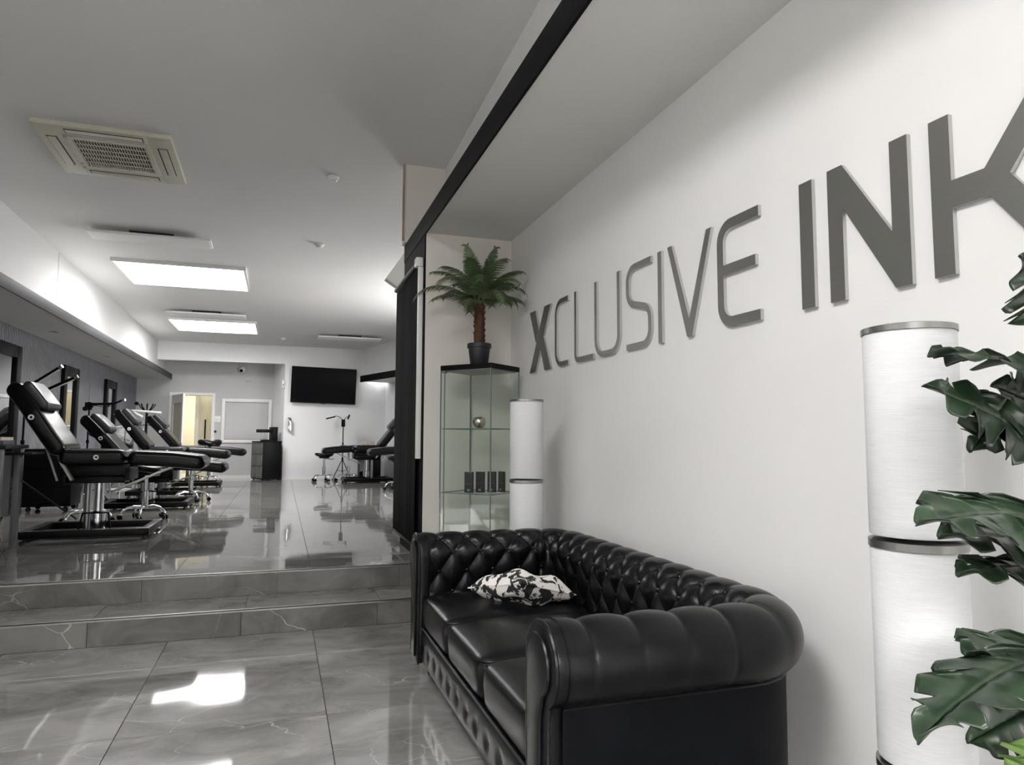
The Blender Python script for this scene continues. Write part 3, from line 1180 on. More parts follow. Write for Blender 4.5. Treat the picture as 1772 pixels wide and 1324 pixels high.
def frond(az, elev, length, droop, wid, twist=0.0):
    """returns MB for one frond starting at origin"""
    b = MB()
    d = Vector((math.cos(az), math.sin(az), 0))
    sd = Vector((-math.sin(az), math.cos(az), 0))
    pts = []
    a = elev
    p = Vector((0, 0, 0))
    N = 26
    for i in range(N + 1):
        pts.append(p.copy())
        t = i / N
        p = p + (d * math.cos(a) + Vector((0, 0, 1)) * math.sin(a)) * (length / N)
        a -= droop / N * (0.35 + 1.3 * t)
    b.tube(pts, [.0035 * (1 - .8 * i / N) for i in range(N + 1)], 5)
    for i in range(4, N + 1):
        for hh in (0, .5):
            q = i + hh
            if q > N:
                continue
            i0 = int(q)
            i1 = min(N, i0 + 1)
            base = pts[i0].lerp(pts[i1], q - i0)
            tan = (pts[min(N, i0 + 1)] - pts[max(0, i0 - 1)]).normalized()
            upn = sd.cross(tan)
            if upn.z < 0 and abs(upn.z) > .01:
                pass
            t = q / N
            ll = wid * (math.sin(PI * min(1, .12 + .88 * t)) ** .55 if t < .97 else .5)
            ll = max(ll, wid * .35)
            for s in (-1, 1):
                dr = (sd * s * .84 + tan * .55 + upn * .16 + Vector((0, 0, -.10))).normalized()
                dr = (dr + Vector((rnd.uniform(-.06, .06), rnd.uniform(-.06, .06), rnd.uniform(-.06, .06)))).normalized()
                tip = base + dr * ll + Vector((0, 0, -.012))
                mid = base + dr * ll * .5
                wv = tan * .0036
                b.add([base - wv, base + wv, mid + wv * 1.1, tip, mid - wv * 1.1], [(0, 1, 2, 4), (4, 2, 3)])
    return b


fr_specs = []
for k in range(9):
    fr_specs.append((k * 2 * PI / 9 + .25, math.radians(42 + 8 * (k % 2)), .53, math.radians(95 + 16 * (k % 3)), .095))
for k in range(9):
    fr_specs.append((k * 2 * PI / 9 + .05, math.radians(66), .46, math.radians(85), .095))
for k in range(4):
    fr_specs.append((k * 2 * PI / 4 + .6, math.radians(84), .44, math.radians(34), .10))
fr_specs.append((4.0, math.radians(15), .30, math.radians(70), .09))
fr_specs.append((-.75, math.radians(48), .56, math.radians(105), .095))
fr_specs.append((-.45, math.radians(30), .44, math.radians(75), .095))
fr_specs.append((4.9, math.radians(35), .40, math.radians(120), .10))
fr_specs.append((3.5, math.radians(20), .40, math.radians(60), .10))
for az, el, ln, dr, wd in fr_specs:
    ln_ = ln * rnd.uniform(.92, 1.05)
    # fronds towards the wall corner are kept shorter so that they bend before the wall
    cap = 9.0
    if math.cos(az) > .05:
        cap = min(cap, .315 / math.cos(az))
    if math.sin(az) > .05:
        cap = min(cap, .275 / math.sin(az))
    ln_ = min(ln_, cap * (1.05 if el > 1.0 else .92))
    o = frond(az, el, ln_, dr, wd).build('frond', M['palm_green'], palm, world=False, smooth=False)
    o.location = (.012 * math.cos(az), .012 * math.sin(az), .442)

# ------------------------------------------------------------------ large-leaved plant at the right edge
SP = Vector((1.29, .85, 0))
mon = thing('leafy_plant', 'tall split-leaf plant with glossy dark leaves at right edge by the lamp', 'plant', (SP.x, SP.y, 0))
MB().lathe([(.10, 0), (.105, .006), (.135, .235), (.145, .24), (.145, .27), (.135, .272), (.13, .25), (.10, .245)], (SP.x, SP.y, 0), 32).build('pot', M['pot'], mon)
MB().lathe([(.13, .24), (.06, .25), (.003, .252)], (SP.x, SP.y, 0), 20).build('soil', M['soil'], mon)
stem_pts = [(1.30, .87, .24), (1.302, .885, .6), (1.295, .867, .84), (1.287, .85, 1.13), (1.28, .83, 1.42)]
MB().tube(stem_pts, [.014, .013, .012, .010, .007], 10).build('stem', M['stem_green'], mon)
LEAVES = [
    ([1.241, 0.794, 1.405], [1.151, 0.786, 1.473], 0.16, [-0.57, -0.81, 0.11], 'd'),
    ([1.278, 0.854, 1.297], [1.028, 0.858, 1.349], 0.17, [-0.07, -0.19, 0.98], 'd'),
    ([1.252, 0.853, 1.165], [1.034, 0.852, 1.281], 0.15, [0.01, -0.82, 0.57], 'd'),
    ([1.332, 0.874, 1.217], [1.229, 0.903, 1.277], 0.17, [-0.29, -0.88, 0.37], 'd'),
    ([1.197, 0.864, 1.245], [1.109, 0.859, 1.16], 0.12, [-0.56, -0.8, 0.2], 'd'),
    ([1.203, 0.827, 1.045], [0.911, 0.783, 1.087], 0.2, [-0.13, -0.39, 0.91], 'g'),
    ([1.278, 0.88, 0.992], [1.057, 0.876, 1.04], 0.17, [-0.12, -0.35, 0.93], 'g'),
    ([1.258, 0.87, 0.95], [1.055, 0.85, 0.983], 0.14, [-0.07, -0.19, 0.98], 'd'),
    ([1.262, 0.88, 0.81], [1.071, 0.856, 0.852], 0.17, [-0.08, -0.22, 0.97], 'g'),
    ([1.178, 0.809, 0.825], [0.842, 0.759, 0.845], 0.20, [-0.06, 0.03, 1.0], 'g'),
    ([1.212, 0.85, 0.739], [1.067, 0.85, 0.693], 0.14, [0.14, -0.83, 0.54], 'd'),
    ([1.135, 0.78, 0.700], [1.050, 0.761, 0.655], 0.11, [-0.63, -0.52, 0.58], 'l'),
    # leaves on the far side of the stem, outside the frame
    ([1.33, .86, 1.12], [1.56, .80, 1.16], .17, [.1, -.2, .97], 'd'),
    ([1.32, .82, .93], [1.50, .62, .95], .18, [.1, .1, .98], 'd'),
    ([1.27, .80, 1.33], [1.30, .58, 1.38], .17, [0, .2, .97], 'd'),
]


def split_leaf(base, tip, wid, nrm, droop=.16, seed=0):
    R_ = random.Random(seed)
    base, tip = Vector(base), Vector(tip)
    d = tip - base
    Ln = d.length
    d.normalize()
    n = Vector(nrm)
    n = (n - d * n.dot(d)).normalized()
    s = d.cross(n)
    NS, NW = 42, 9
    notches = [[R_.uniform(.20, .26) + .155 * k for k in range(5)] for _ in (0, 1)]

    def halfw(t):
        return wid / 2 * (math.sin(PI * min(1, t ** .62)) ** .7 if 0 < t < 1 else 0.0) * (1.12 - .25 * t)
    b = MB()
    for si, sg in enumerate((-1, 1)):
        rows = []
        for i in range(NS + 1):
            t = i / NS
            hw = halfw(t)
            # deep splits between the lobes
            cut = 1.0
            for q in notches[si]:
                dd = abs(t - q)
                if dd < .030:
                    cut = min(cut, .42 + .58 * (dd / .030) ** 1.5)
            row = []
            for j in range(NW + 1):
                w_ = j / NW
                lobe_t = t + w_ * w_ * .10 * (1 - t)       # lobes sweep towards the tip
                x = lobe_t * Ln
                yv = hw * w_ * cut
                dr = -droop * Ln * (t ** 2) - .30 * yv * (yv / (wid / 2 + 1e-6)) + .06 * wid * (w_ ** .5)
                dr += .010 * math.sin(t * 23 + sg) * w_ * w_
                row.append(base + d * x + s * (sg * yv) + n * dr)
            rows.append(row)
        b.grid(rows)
    return b


for k, (ba, ti, wd, nr, kd) in enumerate(LEAVES):
    m_ = {'d': M['leaf_dark'], 'g': M['leaf_green'], 'l': M['leaf_light']}[kd]
    lf = split_leaf(ba, ti, wd, nr, droop=.26 if k == 9 else .16, seed=k).build('leaf', m_, mon, angle=80)
    so = lf.modifiers.new('thickness', 'SOLIDIFY')
    so.thickness = .0014
    zz = ba[2]
    sp = Vector((SP.x, SP.y + .01, max(.3, zz - .16)))
    b0 = Vector(ba)
    MB().tube([sp, sp.lerp(b0, .5) + Vector((0, 0, -.01)), b0], [.0055, .0045, .003], 7).build('leaf_stalk', M['stem_green'], mon)

# ------------------------------------------------------------------ pier dressing: black roller screen, rail, tilted box
rs = thing('roller_screen', 'black fabric roller screen hanging on the black pier beside the alcove', 'screen', (.94, 5.7, 2.5))
MB().tube([(.952, 5.12, 2.51), (.952, 6.18, 2.51)], .020, 16).build('roller', M['black_metal'], rs)
b = MB()
rows = []
for i in range(60):
    y = 5.13 + 1.03 * i / 59
    rows.append([(.953 + .0015 * math.sin(i * .9) * (1 - z_) + .002 * math.sin(i * .25), y, .40 + (2.48 - .40) * z_) for z_ in (0, .2, .5, .8, 1)])
b.grid(rows)
c_ = b.build('cloth', M['black_fabric'], rs)
c_.modifiers.new('thickness', 'SOLIDIFY').thickness = .003
MB().box(.946, .960, 5.13, 6.16, .375, .402).build('hem_bar', M['black_metal'], rs, bevel=.004)
MB().box(.918, .974, 5.035, 5.118, 2.462, 2.535).build('end_bracket', M['white_plastic'], rs, bevel=.012)
MB().box(.938, .974, 5.04, 5.075, 1.03, 2.462).build('side_rail', M['white_plastic'], rs, bevel=.004)
t = thing('wall_speaker', 'white tilted box mounted high behind the black pier', 'speaker', (1.012, 6.2, 2.707))
mt = Matrix.Rotation(math.radians(33), 4, 'Y')
MB().box(-.085, .12, -.05, .05, -.17, .17, mt).build('housing', M['white_plastic'], t, world=False, bevel=.006)
MB().box(.015, .04, -.298, .0, -.012, .012).build('bracket', M['white_plastic'], t, world=False)

# ------------------------------------------------------------------ ceiling fittings
sl_a = math.atan(-CB)


def on_ceiling(name, label, cat, x, y, group=None, dz=0.0):
    t = thing(name, label, cat, (x, y, cz(y) + dz), 0, group)
    t.rotation_euler = (sl_a, 0, 0)
    ROOT[t] = Matrix.Translation(t.location) @ Matrix.Rotation(sl_a, 4, 'X')
    return t


ac = on_ceiling('air_conditioner', 'cream square air conditioning cassette in the ceiling at left', 'air conditioner', -1.365, 6.28)
hw = .475
b = MB()
for q in ((-hw, -.30, -hw, hw), (.30, hw, -hw, hw), (-.30, .30, -hw, -.30), (-.30, .30, .30, hw)):
    b.box(*q, -.035, .004)
b.build('panel', M['cream_plastic'], ac, world=False, bevel=.004)
b = MB()
for q in ((-.30, -.26, -.30, .30), (.26, .30, -.30, .30), (-.26, .26, -.30, -.26), (-.26, .26, .26, .30)):
    b.box(*q, -.042, -.01)
b.build('grille_frame', M['cream_plastic'], ac, world=False, bevel=.003)
Bx(-.27, .27, -.27, .27, -.010, .0).build('filter', M['dark_gap'], ac, world=False, smooth=False)
b = MB()
for k in range(26):
    x = -.25 + .02 * k
    b.box(x - .0032, x + .0032, -.26, .26, -.034, -.026)
tag(b.build('grille_bar', M['cream_plastic'], ac, world=False, smooth=False), kind='stuff')
for k in range(1, 6):
    y = -.26 + .52 * k / 6
    Bx(-.26, .26, y - .004, y + .004, -.037, -.030).build('cross_bar', M['cream_plastic'], ac, world=False, smooth=False)
for k in range(4):
    mt = Matrix.Rotation(k * PI / 2, 4, 'Z')
    MB().box(-.27, .27, -.425, -.350, -.0365, -.034, mt).build('slot', M['dark_gap'], ac, world=False, smooth=False)
    mt2 = mt @ Matrix.Translation((0, -.390, -.038)) @ Matrix.Rotation(.10, 4, 'X')
    MB().box(-.262, .262, -.028, .030, -.003, .003, mt2).build('flap', M['cream_plastic'], ac, world=False, bevel=.001)
for k, (x, y) in enumerate(((-.285, -.30), (-.285, .2), (-.285, .28))):
    Bx(x - .015, x + .012, y - .012, y + .012, -.046, -.042).build('clip', M['grey_plastic'], ac, world=False, smooth=False)
Bx(.33, .42, -.44, -.43, -.0365, -.035).build('badge', M['grey_plastic'], ac, world=False, smooth=False)

lbl = ['unlit white rectangular light panel between air conditioner and first roof light', 'unlit white light panel between the two roof lights',
       'unlit white light panel above the television wall']
for k, (x, y) in enumerate(((-1.43, 8.42), (-1.245, 12.52), (1.25, 14.1))):
    t = on_ceiling('ceiling_light', lbl[k], 'light', x, y, 'unlit ceiling light panels', -.062)
    Bx(-.615, .615, -.15, .15, -.012, .012).build('frame', M['panel_white'], t, world=False, bevel=.003)
    Bx(-.585, .585, -.125, .125, -.0135, -.0115).build('diffuser', M['panel_white'], t, world=False, smooth=False)
    Bx(-.20, .20, -.05, .05, .012, .040).build('driver', M['grey_plastic'], t, world=False, bevel=.003)
    for x_ in (-.5, .5):
        MB().tube([(x_, 0, .012), (x_, 0, .060)], .004, 6).build('hanger', M['steel'], t, world=False)
    Bx(-.22, .22, -.055, .055, .040, .060).build('ceiling_plate', M['dark_gap'], t, world=False, smooth=False)
lbl = ['round white smoke detector on ceiling, nearest of three', 'round white smoke detector on the ceiling, second of three', 'round white smoke detector near the television wall']
for k, (x, y) in enumerate(((.375, 6.24), (.359, 8.26), (-.02, 14.75))):
    t = on_ceiling('smoke_detector', lbl[k], 'detector', x, y, 'ceiling smoke detectors')
    MB().lathe([(.052, .002), (.052, -.012), (.045, -.018)], n=24).build('base', M['white_plastic'], t, world=False)
    MB().lathe([(.036, -.018), (.036, -.034), (.028, -.042), (.002, -.044)], n=24).build('sensor', M['white_plastic'], t, world=False)
lbl = ['small recessed downlight in left soffit, nearer one', 'small recessed downlight in the left soffit, farther one']
for k, y in enumerate((9.66, 12.34)):
    t = thing('downlight', lbl[k], 'light', (-2.66, y, 2.46), 0, 'soffit downlights')
    MB().lathe([(.030, .0), (.048, -.001), (.048, -.006), (.034, -.007), (.030, -.001)], n=24).build('bezel', M['grey_plastic'], t, world=False)
    MB().lathe([(.030, -.002), (.001, -.003)], n=20).build('lens', M['dark_gap'], t, world=False)

# ------------------------------------------------------------------ far wall fittings
tv = thing('television', 'large black wall television switched off on the far white wall', 'television', (.86, TW - .05, 2.34))
mt = Matrix.Translation((.86, TW - .07, 2.345)) @ Matrix.Rotation(math.radians(1.3), 4, 'Y') @ Matrix.Rotation(math.radians(-2), 4, 'X')
MB().box(-.69, .69, -.02, .025, -.395, .395, mt).build('bezel', M['black_plastic'], tv, bevel=.004)
MB().box(-.68, .68, -.0225, -.0195, -.375, .385, mt).build('screen', M['screen'], tv, smooth=False)
MB().box(-.05, .05, -.022, -.012, -.405, -.394, mt).build('badge', M['black_plastic'], tv, smooth=False)
MB().box(-.2, .2, .02, .062, -.15, .15, mt).build('wall_bracket', M['black_metal'], tv, smooth=False)
t = thing('wall_canister', 'small silver canister with dark top on the wall left of the television', 'canister', (.175, TW - .055, 1.34))
MB().lathe([(.036, .0), (.045, .006), (.045, .20), (.038, .225), (.015, .24)], n=20).build('body', M['chrome'], t, world=False)
MB().lathe([(.022, .236), (.024, .265), (.014, .285)], n=16).build('cap', M['dark_grey'], t, world=False)
MB().box(-.045, -.01, -.012, .012, .268, .292).build('lever', M['black_plastic'], t, world=False)
MB().box(-.02, .02, .042, .056, .04, .2).build('bracket', M['steel'], t, world=False)
t = thing('wall_sensor', 'small white alarm sensor on corner edge left of television', 'sensor', (.012, TW - .018, 2.36))
MB().box(-.03, .025, -.016, .018, -.075, .075).build('housing', M['white_plastic'], t, world=False, bevel=.006)
MB().box(-.018, .013, -.018, -.015, -.05, .0).build('lens', M['grey_plastic'], t, world=False, smooth=False)
t = thing('security_camera', 'small white dome camera with black lens high on recess wall', 'camera', (-.89, RY - .03, 2.72))
MB().lathe([(.075, .03), (.075, .005), (.06, -.02), (.035, -.045), (.002, -.055)], n=24, axis='y').build('dome', M['white_plastic'], t, world=False)
MB().lathe([(.034, -.040), (.034, -.058), (.002, -.066)], (0, 0, -.03), 18, 'y').build('lens', M['screen'], t, world=False)
t = thing('wall_bracket', 'pair of small grey fixings on recess wall below the camera', 'bracket', (-.74, RY - .012, 2.46))
MB().box(-.055, -.015, -.012, .012, -.012, .012).build('fixing', M['grey_plastic'], t, world=False, bevel=.003)
MB().box(.012, .055, -.012, .012, -.004, .02).build('fixing', M['grey_plastic'], t, world=False, bevel=.003)
t = thing('light_switch', 'white double light switch on recess wall beside the open door', 'switch', (-1.36, RY - .008, 1.60))
MB().box(-.075, .075, -.006, .008, -.07, .07).build('plate', M['white_plastic'], t, world=False, bevel=.003)
MB().box(-.05, .05, -.0105, -.005, -.005, .0).build('rocker', M['grey_plastic'], t, world=False, smooth=False)
t = thing('door_buzzer', 'round dark button on the recess wall below the light switch', 'button', (-1.385, RY - .01, 1.33))
MB().lathe([(.036, .01), (.036, -.006), (.028, -.012)], n=20, axis='y').build('ring', M['grey_plastic'], t, world=False)
MB().lathe([(.026, -.010), (.020, -.016), (.002, -.017)], n=16, axis='y').build('push', M['dark_gap'], t, world=False)

# mirrors on the ribbed wall
lbl = ['tall black-framed mirror on ribbed wall, nearest of the three', 'tall black-framed mirror on the ribbed wall, middle of three', 'tall black-framed mirror on the ribbed wall, farthest of three']
for k, (y0, y1, z0, z1) in enumerate(((8.70, 9.52, .72, 2.24), (11.25, 12.0, .60, 2.21), (13.75, 14.55, .80, 2.21))):
    t = thing('wall_mirror', lbl[k], 'mirror', (XL, (y0 + y1) / 2, z0), 0, 'black-framed mirrors on the ribbed wall')
    fwd = .11
    b = MB()
    fwid = .14
    for q in ring4(y0, y1, z0, z1, fwid):
        b.box(XL, XL + .05, *q)
    b.build('frame', M['black_plastic'], t, bevel=.006)
    Bx(XL + .012, XL + .02, y0 + fwid, y1 - fwid, z0 + fwid, z1 - fwid).build('glass', M['mirror'], t, smooth=False)

# ------------------------------------------------------------------ treatment chairs


def pad(pth, W, T, rend=.05, bolster=.014, ns=34, nr=36, wfun=None):
    """upholstered slab swept along pth [(x,z)...]; pth is the centre line"""
    P = [Vector((a, 0, b)) for a, b in pth]
    ln = [0.0]
    for a, b in zip(P, P[1:]):
        ln.append(ln[-1] + (b - a).length)
    tot = ln[-1]

    def at(s):
        for i in range(len(P) - 1):
            if s <= ln[i + 1] or i == len(P) - 2:
                t = (s - ln[i]) / (ln[i + 1] - ln[i])
                return P[i].lerp(P[i + 1], t)
    ss = sorted(set([0, tot] + [rend * (1 - math.cos(k / 6 * PI / 2)) for k in range(7)] + [tot - rend * (1 - math.cos(k / 6 * PI / 2)) for k in range(7)] + [tot * k / ns for k in range(1, ns) if rend < tot * k / ns < tot - rend]))
    rings = []
    for s in ss:
        c = at(s)
        e = max(1e-4, min(.02, tot * .05))
        t = (at(min(tot, s + e)) - at(max(0, s - e))).normalized()
        nrm = Vector((-t.z, 0, t.x))
        dd = min(s, tot - s)
        f = 1.0 if dd >= rend else math.sqrt(max(0, 1 - (1 - dd / rend) ** 2))
        f = max(f, .12)
        hw = W / 2 - (1 - f) * rend * .7
        if wfun:
            hw *= wfun(s / tot)
        ring = []
        for k in range(nr):
            a = 2 * PI * k / nr
            cc, sn = math.cos(a), math.sin(a)
            y = hw * math.copysign(abs(cc) ** .24, cc)
            z_ = T / 2 * f * math.copysign(abs(sn) ** .30, sn)
            if sn > 0:
                q = abs(y) / hw
                z_ += f * bolster * (1 / (1 + math.exp(-(q - .60) * 40))) * (1 - max(0, (q - .8) / .2) ** 2)
                z_ -= f * .010 * math.exp(-((q - .58) / .03) ** 2)
            ring.append(c + Vector((0, y, 0)) + nrm * z_)
        rings.append(ring)
    return MB().rings(rings)


def torus(c, r, rr, axis='y', n=20):
    pts = []
    for k in range(n + 1):
        a = 2 * PI * k / n
        pts.append((c[0] + r * math.cos(a), c[1], c[2] + r * math.sin(a)))
    return MB().tube(pts, rr, 6, cap=False)


def make_chair(name, label, wd=.56, seat_z=.71, lamp_white=True):
    """local frame: +x towards the feet, z from the floor; column at the origin"""
    t = thing(name, label, 'chair', (0, 0, 0), 0, 'black reclining treatment chairs')
    k = dict(world=False)
    o = pad([(-.27, seat_z), (.24, seat_z - .005)], wd, .128).build('seat', M['chair_leather'], t, angle=60, **k)
    torus((.02, -wd / 2 - .004, seat_z + .005), .016, .007).build('ring_badge', M['white_plastic'], o, **k)
    pad([(.25, seat_z - .006), (.60, seat_z - .025), (.885, seat_z - .060)], wd * .98, .122, rend=.07, wfun=lambda s: 1 - .12 * max(0, s - .6)).build('leg_rest', M['chair_leather'], t, angle=60, **k)
    bk = pad([(-.25, seat_z + .035), (-.36, seat_z + .195), (-.50, seat_z + .415), (-.665, seat_z + .635)], wd, .125, rend=.06, wfun=lambda s: 1 - .22 * max(0, s - .55) / .45)
    o = bk.build('backrest', M['chair_leather'], t, angle=60, **k)
    torus((-.478, -wd / 2 - .002, seat_z + .345), .017, .007).build('ring_badge', M['white_plastic'], o, **k)
    pad([(-.395, seat_z + .42), (-.50, seat_z + .565), (-.57, seat_z + .65)], wd * .70, .085, rend=.045, bolster=.0).build('head_pillow', M['chair_pad'], t, angle=60, **k)
    # underframe
    b = MB()
    b.box(-.26, .27, -.20, -.165, seat_z - .155, seat_z - .06)
    b.box(-.26, .27, .165, .20, seat_z - .155, seat_z - .06)
    b.box(-.26, -.22, -.20, .20, seat_z - .23, seat_z - .09)
    b.box(.23, .27, -.20, .20, seat_z - .20, seat_z - .09)
    b.box(-.22, .22, -.12, .12, seat_z - .225, seat_z - .165)
    b.build('seat_frame', M['black_metal'], t, bevel=.006, **k)
    for y in (-.235, .235):
        MB().beam((-.25, y, seat_z - .03), (-.16, y, seat_z - .19), .02, .07, (0, 1, 0)).build('hinge_plate', M['grey_plastic'], t, bevel=.005, **k)
    for y in (-.13, .13):
        MB().tube([(-.42, y, seat_z + .16), (-.30, y, seat_z - .20)], .010, 8).build('back_strut', M['grey_plastic'], t, **k)
        MB().beam((.12, y, seat_z - .30), (.60, y, seat_z - .085), .022, .018).build('leg_strut', M['steel'], t, bevel=.003, **k)
    MB().lathe([(.062, .05), (.062, .22), (.056, .225)], n=28).build('column', M['chrome'], t, **k)
    MB().lathe([(.040, .22), (.040, seat_z - .20)], n=24).build('piston', M['chrome'], t, **k)
    MB().lathe([(.028, .06), (.028, seat_z - .2)], (-.10, .05, 0), 18).build('guide_tube', M['steel'], t, **k)
    b = MB()
    b.tube([(-.13, -.10, .06), (-.10, -.10, .215), (.10, -.10, .215), (.12, -.10, .06)], .009, 8)
    b.build('pedal_bar', M['black_metal'], t, **k)
    # floor frame
    b = MB()
    b.box(-.50, .47, -.37, -.30, .036, .100)
    b.box(-.50, .47, .30, .37, .036, .100)
    b.box(-.50, -.43, -.30, .30, .036, .100)
    b.box(.40, .47, -.30, .30, .036, .100)
    b.box(-.45, .42, -.10, .10, .035, .062)
    b.build('base_frame', M['black_metal'], t, bevel=.006, **k)
    f0 = None
    for x in (-.46, .43):
        for y in (-.33, .33):
            if f0 is None:
                f0 = MB().lathe([(.022, 0), (.024, .012), (.012, .016), (.012, .036)], n=14).build('foot', M['rubber'], t, **k)
                f0.location = (x, y, 0)
            else:
                share(f0, t, (x, y, 0))
    return t


FZ = .30
RECL = [0, 8, 4, 8, 5, 5]
ch = make_chair('treatment_chair', 'black reclining treatment chair nearest the steps, facing right at left')
spots = [(-1.53, 7.10, 0, -.01, None),
         (-1.53, 9.72, 0, -.15, 'second black reclining chair in left row, set lower than the rest'),
         (-1.63, 11.75, 0, -.03, 'third black reclining chair in left row, beside the white fan'),
         (-1.49, 13.75, 0, -.03, 'fourth and farthest black reclining chair in the left row'),
         (1.66, 14.35, PI, -.02, 'black reclining chair facing left under the television at right'),
         (2.38, 12.75, PI, -.02, 'black reclining chair partly hidden behind the black screen at right')]
for i, (x, y, rz, dz, lb) in enumerate(spots):
    c = ch if i == 0 else copy_tree(ch)
    c.location = (x, y, FZ)
    c.rotation_euler = (0, 0, rz)
    th = -math.radians(RECL[i])
    for part in c.children:
        if part.name.split('.')[0] in ('backrest', 'head_pillow') and th:
            hp = Vector((-.25, 0, .71))
            part.rotation_euler = (0, th, 0)
            part.location = hp - Matrix.Rotation(th, 3, 'Y') @ hp
    if dz:
        for part in c.children:
            if part.name.split('.')[0] not in ('base_frame', 'foot', 'column', 'pedal_bar', 'guide_tube'):
                part.location.z += dz
    if lb:
        c['label'] = lb


# ------------------------------------------------------------------ stools on castors


def make_stool(label, seat_h=.55, saddle=True):
    t = thing('stool', label, 'stool', (0, 0, 0), 0, 'rolling stools with chrome bases')
    k = dict(world=False)
    b = MB()
    rings = []
    for r, z_ in ((.02, -.05), (.12, -.048), (.165, -.035), (.185, -.010), (.18, .012), (.15, .026), (.08, .03), (.005, .030)):
        rings.append([(r * math.cos(a) * 1.05, r * math.sin(a), seat_h + z_ + (.018 * math.cos(2 * a) * r / .18 if saddle else 0)) for a in [2 * PI * q / 32 for q in range(32)]])
    b.rings(rings)
    b.build('seat', M['chair_leather'], t, angle=60, **k)
    MB().lathe([(.10, seat_h - .075), (.11, seat_h - .05)], n=24).build('seat_plate', M['black_metal'], t, **k)
    MB().lathe([(.032, .13), (.032, .30), (.026, .305)], n=20).build('column', M['chrome'], t, **k)
    MB().lathe([(.020, .30), (.020, seat_h - .07)], n=16).build('piston', M['chrome'], t, **k)
    MB().tube([(.02, 0, seat_h - .085), (.17, .02, seat_h - .095), (.20, .022, seat_h - .088)], [.006, .006, .009], 8).build('height_lever', M['black_metal'], t, **k)
    MB().lathe([(.045, .115), (.045, .14), (.034, .15)], n=20).build('hub', M['chrome'], t, **k)
    l0 = c0 = None
    for q in range(5):
        a = 2 * PI * q / 5
        if l0 is None:
            l0 = MB().tube([(.03, 0, .128), (.10, 0, .138), (.17, 0, .125), (.215, 0, .090), (.225, 0, .066)], [.016, .014, .013, .012, .010], 10).build('leg', M['chrome'], t, **k)
            b = MB()
            for s in (-.016, .016):
                b.lathe([(.004, s - .010), (.022, s - .010), (.027, s - .004), (.027, s + .004), (.022, s + .010), (.004, s + .010)], (.012, 0, .027), 16, 'y')
            c0 = b.build('castor', M['black_plastic'], t, **k)
            MB().box(-.012, .022, -.005, .005, .030, .066).build('castor_fork', M['chrome'], c0, **k)
            c0.location = (.225, 0, 0)
        else:
            share(l0, t, (0, 0, 0), (0, 0, a))
            c = share(c0, t, (.225 * math.cos(a), .225 * math.sin(a), 0), (0, 0, a + rnd.uniform(-1, 1)))
            for g in c0.children:
                share(g, c, (0, 0, 0))
    return t


st = make_stool('low rolling stool with chrome base behind the nearest treatment chair, left one')
st_spots = [(-1.87, 8.15, .3, 0, None),
            (-1.38, 8.45, .9, 0, 'low rolling stool with chrome base under nearest chair leg rest, right one'),
            (-1.17, 10.6, .2, 0, 'rolling stool with chrome base between second and third treatment chairs'),
            (-1.33, 14.85, .5, .22, 'tall glossy black stool standing beyond the farthest left treatment chair'),
            (.86, 14.9, .1, .0, 'rolling stool with chrome base below the chair at the television wall'),
            (1.36, 14.97, .4, .16, 'raised black stool behind the reclining chair under the television'),
            (1.95, 12.08, .7, .0, 'rolling stool with chrome base beside the black screen at right')]
for i, (x, y, rz, dz, lb) in enumerate(st_spots):
    c = st if i == 0 else copy_tree(st)
    c.location = (x, y, FZ)
    c.rotation_euler = (0, 0, rz)
    if dz:
        for part in c.children:
            if part.name.split('.')[0] in ('seat', 'seat_plate', 'height_lever'):
                part.location.z += dz
                if i == 3 and part.name.split('.')[0] == 'seat':
                    part.scale = (1.15, 1.15, 1.7)
                    part.location.z -= .55 * .7 - .02
            elif part.name.split('.')[0] == 'piston':
                part.scale = (1, 1, 1 + dz / .50)
    if lb:
        c['label'] = lb

# ------------------------------------------------------------------ tripod work lamps


def tripod(t, x, y, h, m, spread=.30, rod=.011):
    b = MB()
    b.tube([(x, y, FZ + .16), (x, y, FZ + h)], rod, 10)
    b.build('pole', m, t)
    MB().lathe([(.020, .0), (.022, .02), (.020, .05)], (x, y, FZ + .42), 14).build('collar', m, t)
    MB().lathe([(.018, .0), (.020, .015), (.018, .04)], (x, y, FZ + h * .62), 14).build('clamp', m, t)
    for q in range(3):
        a = 2 * PI * q / 3 + .5
        e = (x + spread * math.cos(a), y + spread * math.sin(a), FZ + .010)
        l = MB().tube([(x, y, FZ + .44), e], .009, 8).build('leg', m, t)
        MB().beam((x, y, FZ + .18), tuple(Vector((x, y, FZ + .44)).lerp(Vector(e), .55)), .008, .008).build('brace', m, l)
        MB().lathe([(.012, -.010), (.013, .008)], e, 10).build('rubber_foot', M['rubber'], l)


t = thing('work_lamp', 'black twin-arm tripod work lamp behind the nearest treatment chair', 'lamp', (-2.52, 8.35, FZ))
tripod(t, -2.52, 8.35, 1.30, M['black_metal'], .52)
MB().tube([(-2.52, 8.35, 1.60), (-2.50, 8.33, 1.66), (-2.42, 8.2, 1.70)], .009, 8).build('neck', M['black_metal'], t)
MB().tube([(-2.52, 8.35, 1.60), (-2.40, 8.2, 1.655), (-2.27, 8.12, 1.655)], .006, 8).build('neck', M['black_metal'], t)
for a, c in (((-2.44, 8.2, 1.70), (-2.165, 8.1, 1.882)), ((-2.27, 8.12, 1.655), (-2.026, 8.1, 1.785))):
    o = MB().tube([a, c], .018, 12).build('light_bar', M['black_metal'], t)
    d = (Vector(c) - Vector(a)).normalized()
    MB().tube([Vector(c), Vector(c) + d * .035], .019, 12).build('end_cap', M['steel'], o)
    MB().tube([Vector(a) + Vector((0, -.006, -.017)), Vector(c) + Vector((0, -.006, -.017))], .008, 8).build('diffuser', M['white_plastic'], o)

